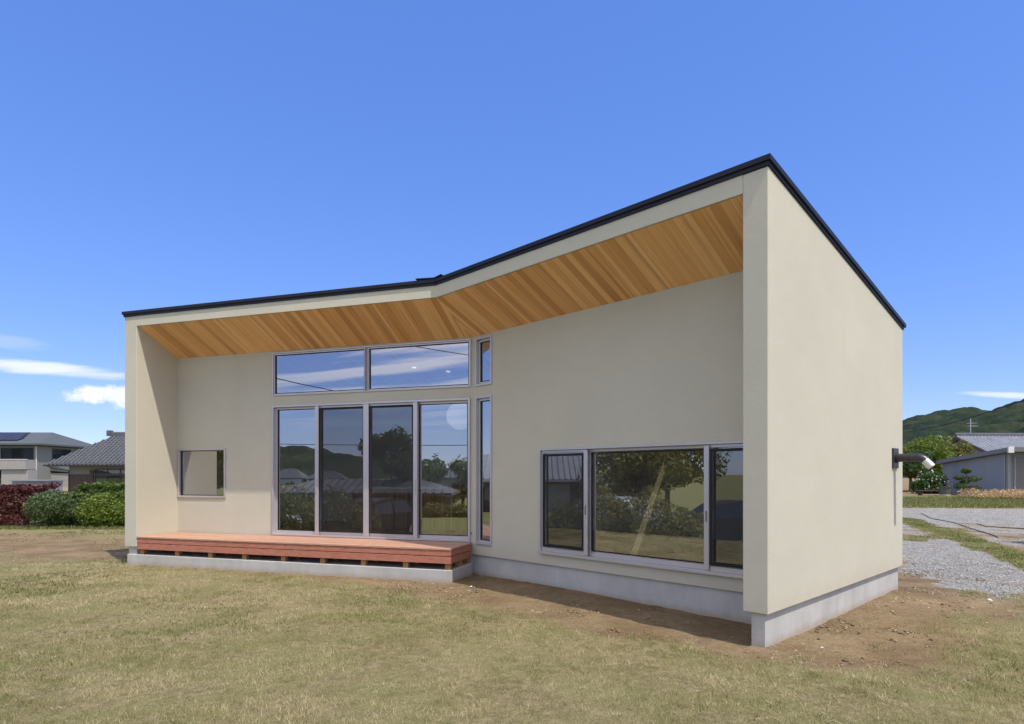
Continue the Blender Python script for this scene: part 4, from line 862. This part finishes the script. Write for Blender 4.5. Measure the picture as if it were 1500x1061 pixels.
def build_shed():
    t = thing('garden_store', 'low grey metal garden store behind the round shrub', 'shed', (-34.6, 44.0, 0))
    mb = MB(); mb.box(-.9, 1.7, 0, 1.4, -.1, 1.05); mb.build('cabinet', M['garage'], t)
    mb = MB(); mb.box(-1.0, 1.8, -.15, 1.5, 1.06, 1.14); mb.build('lid', plain('store_lid', (.24, .26, .29)), t)
    mb = MB(); mb.box(.2, 1.5, -.03, -.004, .1, .98); mb.build('door', plain('store_door', (.25, .20, .21)), t)
build_shed()
def build_garage():
    t = thing('garage', 'grey metal garage with brown roller shutter at the right edge', 'garage', (33.9, 42.4, 0), R(-14))
    mb = MB(); L_ = 10.3
    mb.hexa([(0, 0, -.1), (8, 0, -.1), (8, L_, -.1), (0, L_, -.1), (0, 0, 3.0), (8, 0, 3.0), (8, L_, 2.42), (0, L_, 2.42)]); mb.build('wall', M['garage'], t)
    mb = MB(); mb.hexa([(-.35, -.9, 3.06), (8.3, -.9, 3.06), (8.3, L_ + .4, 2.42), (-.35, L_ + .4, 2.42), (-.35, -.9, 3.36), (8.3, -.9, 3.36), (8.3, L_ + .4, 2.72), (-.35, L_ + .4, 2.72)]); rf = mb.build('roof', M['garage2'], t)
    mb = MB(); mb.box(-.42, -.1, -1.05, -.902, 2.98, 3.40); mb.build('gutter_end', M['white'], rf)
    for xa in (0, 7.84):
        mb = MB(); mb.box(xa, xa + .16, -.06, -.002, -.1, 2.98); mb.build('corner_trim', M['tilewall'], t)
    for x0, x1 in ((.45, 3.75), (4.1, 7.5)):
        mb = MB()
        for i in range(25): mb.box(x0, x1, -.05 - (.018 if i % 2 else 0), -.003, .0 + i * .108, .104 + i * .108)
        mb.build('roller_shutter', M['shutter'], t)
        for xa, xb in ((x0 - .1, x0 - .01), (x1 + .01, x1 + .1)):
            mb = MB(); mb.box(xa, xb, -.12, -.003, -.05, 2.75); mb.build('shutter_guide', M['tilewall'], t)
    mb = MB(); mb.tube([(-.06, .25, 0), (-.06, .25, 2.9)], .045, 8); mb.build('downpipe', M['tilewall'], t)
M['garage2'] = plain('garage_roof', (0.20, 0.19, 0.185), (0.17, 0.16, 0.155), 2, rough=.6); build_garage()
def build_right_tile_house():
    t = thing('gabled_tile_house', 'old house with ribbed grey tile gable roof rising behind the garage', 'house', (53.7, 75, 0), R(4))
    mb = MB(); mb.box(.6, 18, -4, 4, -.1, 4.0); mb.add([(.6, -4, 4.0), (.6, 4, 4.0), (.6, 0, 5.75)], [(0, 1, 2)]); mb.build('wall', M['siding_g'], t)
    mb = MB()
    for s in (-1, 1):
        mb.hexa([(0, s * 5, 3.75), (19, s * 5, 3.75), (19, 0, 6.0), (0, 0, 6.0), (0, s * 5, 3.93), (19, s * 5, 3.93), (19, 0, 6.18), (0, 0, 6.18)])
        for i in range(43): mb.tube([(.1 + i * .44, s * 5.03, 3.95), (.1 + i * .44, 0, 6.19)], .12, 6)
    rf = mb.build('roof', M['tile2'], t)
    mb = MB(); mb.box(-.05, 19, -.18, .18, 6.15, 6.42); mb.tube([(-.1, 0, 6.45), (19, 0, 6.45)], .14, 8); mb.build('ridge', M['tile'], rf)
    mb = MB(); mb.box(-.1, .0, -5.0, -4.8, 3.6, 3.75); mb.build('barge_board', M['brownwood'], rf)
    for s in (-1, 1):
        mb = MB(); mb.hexa([(-.08, s * 5.05, 3.62), (-.005, s * 5.05, 3.62), (-.005, 0, 5.88), (-.08, 0, 5.88), (-.08, s * 5.05, 3.9), (-.005, s * 5.05, 3.9), (-.005, 0, 6.15), (-.08, 0, 6.15)]); mb.build('barge_board', M['brownwood'], rf)
    mb = MB(); mb.tube([(1.9, 0, 6.4), (1.9, 0, 8.3)], .04, 6); mb.tube([(1.7, -.1, 7.45), (3.3, .9, 7.45)], .025, 6); mb.tube([(1.5, .1, 7.75), (2.3, -.5, 7.75)], .02, 6)
    for i in range(7): mb.tube([(1.9 + i * .22 + .2, -.0 + .14 * i - .35, 7.45), (1.9 + i * .22 - .2, .0 + .14 * i + .35, 7.45)], .016, 5)
    a = mb.build('roof_antenna', M['steel'], t)
    t2 = thing('tile_roof_barn', 'dark tiled roof end showing beside the house corner above the trees', 'house', (41.6, 66, 0))
    mb = MB(); mb.box(-7, 0, 0, 6, -.1, 4.4); mb.build('wall', M['siding_g'], t2)
    mb = MB(); roof_hip(mb, -8, .7, -.8, 6.8, 4.55, -5, -2.2, 3, 5.6, .18); tile_ribs(mb, -8, .7, -.8, 4.55, -5, -2.2, 3, 5.6, .3); rf = mb.build('roof', M['tile'], t2)
    mb = MB(); mb.box(-5, -2.0, 2.85, 3.15, 5.55, 5.85); mb.box(-2.1, -1.75, 2.8, 3.2, 5.6, 6.3); mb.build('ridge', M['tile'], rf)
M['tile2'] = plain('ribbed_tile', (0.36, 0.37, 0.39), (0.24, 0.245, 0.26), 1.5, rough=.4, spec=.5); build_right_tile_house()

# ------------------------------------------------------------------ planting on the right
tree('broadleaf_tree', 'leafy light green tree right of the house corner, above the exhaust pipe', (38.6, 58, 0), 4.75, 2.9, 'leaf_lime', 31, 22000, .11, lumps=13)
tree('dark_tree', 'darker bushy tree between the light green tree and the garage', (42.8, 60, 0), 4.4, 2.4, 'leaf_olive', 32, 14000, .10)
tree('evergreen_tree', 'dark evergreen below the light green tree beside the house corner', (36.0, 56, 0), 3.6, 2.0, 'leaf_mid', 33, 12000, .10)
tb_ = shrub('flowering_bush', 'broad bush with scattered white flowers left of the garage', 'bush', (33.9, 50, -.03), [((0, 0, .9), (.9, .9, .95)), ((-.8, .2, .6), (.7, .8, .65)), ((.5, .1, .5), (.5, .7, .5))], 'leaf_dark', .10, 6000, 34)
p, q = blob_points(160, (0, 0, .85), (1.25, 1.1, 1.0), 77); co, f = leaves(p + np.array([0, -.05, 0]), q, .07, 78, .8); link_mesh('blossom', np_mesh('blossom', co, f), M['petal_white'], tb_)
def build_pine():
    X, Y = 31.2, 42.6; t = thing('cloud_pruned_pine', 'cloud pruned pine with flat foliage pads before the grey garage wall', 'pine tree', (X, Y, 0)); mb = MB()
    mb.tube([(0, 0, -.05), (.06, 0, .4), (-.06, 0, .8), (.05, 0, 1.2), (0, 0, 1.75)], [.08, .07, .06, .045, .02], 8)
    pads = [((.0, 0, 1.78), (.36, .3, .19)), ((-.46, .0, 1.30), (.38, .3, .16)), ((.54, .05, 1.22), (.54, .35, .20)), ((-.46, -.1, .72), (.46, .35, .20)), ((.56, 0, .58), (.50, .35, .18)), ((.05, .2, 1.0), (.3, .3, .12))]
    P = []; Q = []
    for i, (c, r) in enumerate(pads):
        mb.tube([(0, 0, c[2] - .12), (c[0] * .6, c[1], c[2] - .08), (c[0], c[1], c[2])], [.035, .025, .015], 6)
        p, q = blob_points(900, c, r, 50 + i, .15, .5); P.append(p); Q.append(q)
    P = np.concatenate(P); Q = np.concatenate(Q); Q /= np.linalg.norm(Q, axis=1)[:, None]
    mb.build('trunk', M['bark'], t); co, f = leaves(P, Q, .05, 60, .35); link_mesh('crown', np_mesh('crown', co, f), M['leaf_mid'], t)
build_pine()
def build_planter():
    t = thing('stone_trough', 'weathered concrete trough beside the garage wall', 'trough', (31.6, 45.2, 0)); mb = MB()
    mb.lathe([(.05, .08), (.31, .08), (.34, .58), (.38, .59), (.38, .65), (.30, .65), (.28, .4), (.02, .4)], 20); mb.build('bowl', plain('old_concrete', (.13, .12, .10), (.09, .085, .07), 4), t, smooth=True)
    mb = MB(); mb.lathe([(.0, -.05), (.30, -.05), (.31, .079), (.0, .079)], 20); mb.build('base', M['concrete'], t)
    mb = MB(); mb.box(-.2, 2.2, .9, 1.5, .30, .36); mb.box(0, .1, 1, 1.4, -.05, .30); mb.box(1.9, 2.0, 1, 1.4, -.05, .30)
    b = thing('garden_bench', 'low dark garden bench beside the concrete trough', 'bench', (30.3, 44.9, 0)); mb.build('plank_seat', M['brownwood'], b)
build_planter()
rs = np.random.RandomState(4)
def tuft_bed(name, label, cat, x0, x1, y0, y1, n, h, mat, seed, kind='stuff'):
    rs = np.random.RandomState(seed); x = rs.uniform(x0, x1, n); y = rs.uniform(y0, y1, n); hh = h * rs.uniform(.4, 1.2, n) * (.5 + fbm(x, y, 1.5, seed)); a = rs.uniform(0, 6.28, n); b = rs.uniform(0, 6.28, n); w = rs.uniform(.012, .03, n)
    P = np.stack([x, y, x * 0 - .04], 1); dw = np.stack([np.cos(b) * w, np.sin(b) * w, 0 * w], 1); tip = np.stack([np.cos(a) * hh * .6, np.sin(a) * hh * .6, hh], 1)
    co = np.stack([P - dw, P + dw, P + tip], 1).reshape(-1, 3); tag(link_mesh(name, np_mesh(name, co, np.arange(3 * n).reshape(-1, 3)), M[mat]), label, cat, kind=kind)
tuft_bed('verge_grass', 'rough green grass verge between gravel and garage', 'grass', 14, 40, 28.5, 42, 34000, .13, 'weed', 70)
def flower_bed():
    rs = np.random.RandomState(71); n = 2600; x = rs.uniform(28.8, 33.4, n); y = rs.uniform(37.5, 40.5, n); z = .10 + .42 * rs.rand(n) * (.5 + fbm(x, y, .8, 3))
    co, f = leaves(np.stack([x, y, z], 1), np.tile([0, -.3, 1.0], (n, 1)), .07, 72, .45); tag(link_mesh('flower_bed', np_mesh('flower_bed', co, f), M['petal']), 'orange and straw coloured flowers along the garage verge', 'flowers', kind='stuff')
flower_bed()
tuft_bed('hedge_foot_grass', 'dry tufts of grass along the foot of the hedges', 'grass', -19, -8, 17.3, 18.1, 4500, .08, 'grass', 73)
# thin black tubes drawn along dark ground lines
def cable(name, label, pts, rad, mat='rubber', cat='cable', sag=0, n=14):
    pts = [Vector(p) for p in pts]; P = []
    for a, b in zip(pts[:-1], pts[1:]):
        for i in range(n): k = i / n; q = a.lerp(b, k); q.z -= sag * 4 * k * (1 - k); P.append(q)
    P.append(pts[-1]); mb = MB(); mb.tube(P, rad, 6); return tag(mb.build(name, M[mat], smooth=True), label, cat)
cable('ground_strand', 'thin black line snaking across the dirt yard', [(16.1, 24.4, -.01), (14.6, 21.6, -.01), (13.9, 19.4, -.01), (12.9, 17.4, -.01), (12.1, 15.6, -.01), (11.75, 15.0, -.01)], .011, cat='strand', n=5)
cable('short_ground_strand', 'short black line lying further back on the gravel', [(14.4, 19.2, -.01), (13.9, 18.2, -.01), (14.2, 17.6, -.01), (14.5, 17.5, -.01)], .010, n=5)
cable('power_cable', 'overhead power cable running up to the right past the roof antenna', [(36.5, 62.5, 5.6), (28.2, 33.5, 5.75), (25.5, 24, 6.0)], .028, sag=.55)
def pole(name, label, loc, h):
    t = thing(name, label, 'pole', loc); mb = MB(); mb.tube([(0, 0, -.2), (0, 0, h)], [.15, .10], 12); mb.build('shaft', M['concrete'], t)
    mb = MB(); mb.box(-.8, .8, -.05, .05, h - .5, h - .4); mb.build('crossarm', M['steel'], t)
pole('utility_pole', 'concrete utility pole hidden behind the house corner', (36.5, 62.7, 0), 6.2); pole('utility_pole', 'concrete utility pole beyond the right edge', (25.5, 23.8, 0), 6.5)

# ------------------------------------------------------------------ hills
def make_forest():
    m, nt, b = new_mat('forest'); L = nt.links
    a = N(nt, 'ShaderNodeAttribute'); a.attribute_name = 'tint'
    rp = N(nt, 'ShaderNodeValToRGB'); L.new(a.outputs['Fac'], rp.inputs[0]); e = rp.color_ramp.elements
    e[0].color = (0.018, 0.032, 0.021, 1); e[1].color = (0.078, 0.086, 0.040, 1); k = e.new(.55); k.color = (0.034, 0.052, 0.030, 1)
    n = maprange(nt, obj_noise(nt, .35, 6, .7), .35, .7); L.new(mix_n(nt, math_n(nt, 'MULTIPLY', n, .5), rp.outputs[0], (0.016, 0.028, 0.016)), b.inputs['Base Color']); b.inputs['Roughness'].default_value = .9; b.inputs['Specular IOR Level'].default_value = .1
    bump(nt, b, obj_noise(nt, .5, 6, .7), 1.0, 2.0); return m
M['forest'] = make_forest()
def hill(name, x0, x1, y0, y1, step, prof, seed, crown=5.0):
    xs = np.arange(x0, x1, step); ys = np.arange(y0, y1, step); X, Y = np.meshgrid(xs, ys); x, y = X.ravel(), Y.ravel(); h = prof(x, y)
    # canopy: rounded crowns on a jittered lattice
    rs = np.random.RandomState(seed); best = np.zeros_like(x); tint = np.zeros_like(x); ci = np.floor(x / crown).astype(int); cj = np.floor(y / crown).astype(int); J = rs.rand(512, 512, 4)
    for di in (-1, 0, 1):
        for dj in (-1, 0, 1):
            a, b = ci + di, cj + dj; j = J[a % 512, b % 512]; px = (a + j[:, 0]) * crown; py = (b + j[:, 1]) * crown; r = crown * (.55 + .5 * j[:, 2])
            v = np.sqrt(np.maximum(0, 1 - ((x - px) ** 2 + (y - py) ** 2) / r ** 2)) * r * .95; k = v > best; best = np.where(k, v, best); tint = np.where(k, j[:, 3], tint)
    tint = np.clip(tint * .65 + .35 * fbm(x, y, 45, seed), 0, 1); z = h + best * np.clip(h / 4, 0, 1)
    nx, ny = len(xs), len(ys); idx = np.arange(nx * ny).reshape(ny, nx); q = np.stack([idx[:-1, :-1], idx[:-1, 1:], idx[1:, 1:], idx[1:, :-1]], -1).reshape(-1, 4)
    me = np_mesh(name, np.stack([x, y, z], 1), q); at = me.attributes.new('tint', 'FLOAT', 'POINT'); at.data.foreach_set('value', tint.astype(np.float32))
    for p in me.polygons: p.use_smooth = True
    tag(link_mesh(name, me, M['forest']), kind='structure')
def prof_right(x, y):
    u = x / np.maximum(y, 1) * 908 + 750; yy = np.interp(u, [1150, 1240, 1322, 1345, 1370, 1400, 1425, 1438, 1450, 1475, 1500, 1560, 1640, 1800], [668, 645, 620, 611, 605, 600, 600, 605, 604, 597, 588, 555, 530, 600])
    ridge = (696 - yy) / 908 * 520; s = np.clip((y - 300) / 220, 0, 1); b = np.clip((760 - y) / 240, 0, 1)
    return -3 + ridge * np.minimum(s * (1 - .35 * s) / .65, 1) * np.minimum(1, b ** .7) - 4 * (1 - s) * 0
hill('hills', 190, 640, 300, 760, 2.2, prof_right, 5, 7.5)

# ------------------------------------------------------------------ what the glass mirrors: the plot behind and left of the viewer
def prof_back(x, y):
    d = np.hypot(x + 262, y + 160); return -3 + 13.5 * np.exp(-(d / 45) ** 2) + 4 * np.exp(-((x + 225) ** 2 + (y + 195) ** 2) / 50 ** 2)
hill('hills', -420, -150, -320, 40, 3.0, prof_back, 9, 5.0)
GB = 'trees across the lawn behind the viewer'
tree('garden_tree', 'large round green tree mirrored in the third glass door', (-25.2, -12.7, -.75), 5.5, 2.6, 'leaf_dark', 81, 7000, .15)
tree('garden_tree', 'small tree mirrored low in the right glass door beside the lantern', (-25.6, -16.6, -1.9), 4.8, 1.5, 'leaf_dark', 82, 2500, .12)
tree('garden_tree', 'small bushy tree mirrored under the lantern in the right glass door', (-23.8, -17.6, -1.9), 4.9, 1.5, 'leaf_mid', 83, 2500, .12)
tree('slope_tree', 'leafy green tree mirrored in the wide low window beside the right screen', (-21.5, 3.4, -.75), 4.6, 2.8, 'leaf_olive', 84, 12000, .11, lumps=13)
tree('slope_tree', 'dark green tree mirrored in the right hand screen of the wide window', (-22.0, 2.0, -.75), 5.2, 2.8, 'leaf_olive', 85, 12000, .11, lumps=13)
shrub('garden_shrub', 'low green shrub mirrored in the middle of the wide window', 'shrub', (-16.5, 4.2, -.78), [((0, 0, .5), (.8, .8, .6)), ((.3, 1.0, .4), (.6, .7, .45))], 'leaf_bright', .07, 4000, 86)
shrub('garden_shrub', 'row of olive green bushes mirrored in the middle of the wide window', 'shrub', (-9.4, 5.6, -.75), [((0, -1.3, .6), (.6, .8, .7)), ((.1, -.2, .8), (.7, .8, .95)), ((-.1, 1.0, .9), (.7, .8, 1.0)), ((0, 2.0, .7), (.6, .7, .8))], 'leaf_olive', .05, 16000, 87)
def mirror_house():
    t = thing('brown_barn', 'dark tiled barn with brown walls mirrored in the left part of the wide window', 'barn', (-29, 9.0, -.75), R(90))
    mb = MB(); mb.box(-4.5, 4.5, 0, 6, -.1, 1.9); mb.build('wall', M['brownwood'], t)
    mb = MB(); roof_hip(mb, -5.2, 5.2, -.8, 6.8, 2.0, -3.8, 3.8, 3, 3.6, .16); tile_ribs(mb, -5.2, 5.2, -.8, 2.0, -3.8, 3.8, 3, 3.6, .35, .05); mb.build('roof', M['tile2'], t)
    mb = MB(); mb.box(-2.6, -.4, -.06, -.003, .0, 1.7); mb.build('door', M['siding'], t); bwin(t, .8, 3.6, .6, 1.6, 0, n=3)
mirror_house()
def small_house(name, label, cat, loc, rz, w, d, he, hr, wall, roof, wins):
    t = thing(name, label, cat, loc, rz)
    mb = MB(); mb.box(-w / 2, w / 2, 0, d, -.2, he - .1); mb.build('wall', M[wall], t)
    mb = MB(); roof_hip(mb, -w / 2 - .5, w / 2 + .5, -.5, d + .5, he, -w / 2 + d * .35, w / 2 - d * .35, d / 2, hr, .15); tile_ribs(mb, -w / 2 - .5, w / 2 + .5, -.5, he, -w / 2 + d * .35, w / 2 - d * .35, d / 2, hr, .5, .06); mb.build('roof', M[roof], t)
    for x0, x1, z0, z1 in wins: bwin(t, x0, x1, z0, z1, 0, n=2)
small_house('long_barn', 'long low barn with dark tiled roof mirrored across the middle glass doors', 'barn', (-24.4, -8.5, -.75), R(144.7), 10.5, 5, 1.15, 1.95, 'brownwood', 'tile', [(-4, -2, .3, .9), (1, 3, .3, .9)])
small_house('white_house', 'small white house under the hill mirrored in the leftmost glass door', 'house', (-91, -49, -2.0), R(144), 5, 4, 3.0, 4.6, 'white', 'slate', [(-1.5, 0, 1, 2.2)])
small_house('white_house', 'wider white house under the hill mirrored nearer the second glass door', 'house', (-86.5, -54, -2.0), R(140), 6, 4, 2.8, 4.2, 'tilewall', 'slate', [(-2, 0, 1, 2.2), (.8, 2, 1, 2.2)])
small_house('cream_house', 'cream house between the trees mirrored low in the right glass door', 'house', (-36.5, -29.5, -1.2), R(140), 9, 5, 2.4, 3.4, 'tilewall', 'slate', [(-3, -1, .8, 1.9), (1, 3, .8, 1.9)])
shrub('olive_hedge', 'long low olive hedge in front of the barn mirrored across the glass doors', 'hedge', (-20.5, -6.0, -.78), [((-.816 * k, .578 * k, .25), (.9, .7, .45)) for k in (-4.8, -3.4, -2.0, -.6, .8, 2.2, 3.6, 5.0)], 'leaf_olive', .07, 14000, 88)
cable('overhead_wire', 'overhead wire mirrored low across the glass doors', [(-24, 6, 3.0), (-6.5, -4.5, 2.7)], .014, sag=.12)
cable('overhead_wire', 'overhead wire mirrored low in the left clerestory light', [(-10.2, 8.6, 4.4), (-19, -8, 5.5)], .016, sag=.15)
cable('overhead_wire', 'overhead wire mirrored high in the right clerestory light', [(-10.5, 3.9, 6.05), (-5, .0, 5.0)], .012, sag=.08)

def build_car(label, loc, rz, paint):
    t = thing('parked_car', label, 'car', loc, rz); mb = MB()
    secs = [(-2.1, .45, .78, .62), (-2.0, .35, .90, .78), (-1.2, .30, .96, .84), (.0, .28, .95, .86), (1.0, .28, .93, .86), (1.75, .30, .84, .82), (2.05, .36, .72, .70), (2.15, .45, .62, .58)]
    k = []
    for x, z0, z1, w in secs: k.append([(x, -w, z0), (x, -w * 1.02, (z0 + z1) / 2), (x, -w * .94, z1), (x, w * .94, z1), (x, w * 1.02, (z0 + z1) / 2), (x, w, z0)])
    vs = [p for r_ in k for p in r_]; fs = []
    for i in range(len(k) - 1):
        for j in range(6): fs.append((i * 6 + j, i * 6 + (j + 1) % 6, (i + 1) * 6 + (j + 1) % 6, (i + 1) * 6 + j))
    fs.append(tuple(range(6))); fs.append(tuple(range((len(k) - 1) * 6, len(k) * 6))); mb.add(vs, fs); mb.build('body', paint, t, smooth=True)
    def loop(pr, w0, w1, name, mat, grow=0):
        mb = MB(); n = len(pr); v = [(x, -(w0 + (w1 - w0) * (z - .9) / .55) - grow, z) for x, z in pr] + [(x, (w0 + (w1 - w0) * (z - .9) / .55) + grow, z) for x, z in pr]
        mb.add(v, [tuple(range(n)), tuple(range(n, 2 * n))] + [(i, (i + 1) % n, n + (i + 1) % n, n + i) for i in range(n)]); return mb.build(name, mat, t, smooth=False)
    loop([(-1.95, .88), (1.15, .88), (.45, 1.36), (-.3, 1.47), (-1.2, 1.44), (-1.7, 1.25)], .78, .60, 'cabin', paint)
    gm = M['gasket']
    for pr in ([(-1.55, .96), (-.45, .96), (-.45, 1.38), (-1.2, 1.36)], [(-.35, .96), (.85, .96), (.40, 1.30), (-.35, 1.38)]): loop(pr, .78, .60, 'side_window', M['carglass'], .012)
    for x in (-1.3, 1.35):
        for s in (-1, 1):
            mb = MB(); mb.tube([(x, s * .66, .31), (x, s * .88, .31)], .31, 20); wh = mb.build('wheel', M['rubber'], t, smooth=True)
            mb = MB(); mb.tube([(x, s * .87, .31), (x, s * .895, .31)], .20, 16); mb.build('rim', M['steel'], wh)
    for s in (-1, 1):
        mb = MB(); mb.box(1.98, 2.12, s * .5 - .14, s * .5 + .14, .56, .68); mb.build('headlight', M['white'], t)
        mb = MB(); mb.box(-2.12, -2.0, s * .55 - .1, s * .55 + .1, .62, .78); mb.build('tail_light', plain('red_lens', (.3, .02, .02)), t)
        mb = MB(); mb.box(.72, .86, s * .88 - .08, s * .88 + .08, .93, 1.03); mb.build('mirror', paint, t)
    return t
M['carglass'] = plain('car_glass', (.02, .025, .03), rough=.08, spec=.8)
M['silver'] = plain('silver_paint', (.52, .54, .56), rough=.3, metal=.5, spec=.5); M['dark_paint'] = plain('dark_paint', (.022, .021, .021), rough=.5, spec=.15)
build_car('silver car mirrored in the leftmost glass door', (-13.9, 5.3, -.78), R(-41), M['silver'])
build_car('dark car mirrored low in the right part of the wide window', (-10.9, 2.6, -.78), R(80), M['dark_paint'])
build_car('dark car parked just beyond the right edge, its shadow on the yard', (13.75, 13.1, -.03), R(0), M['dark_paint'])
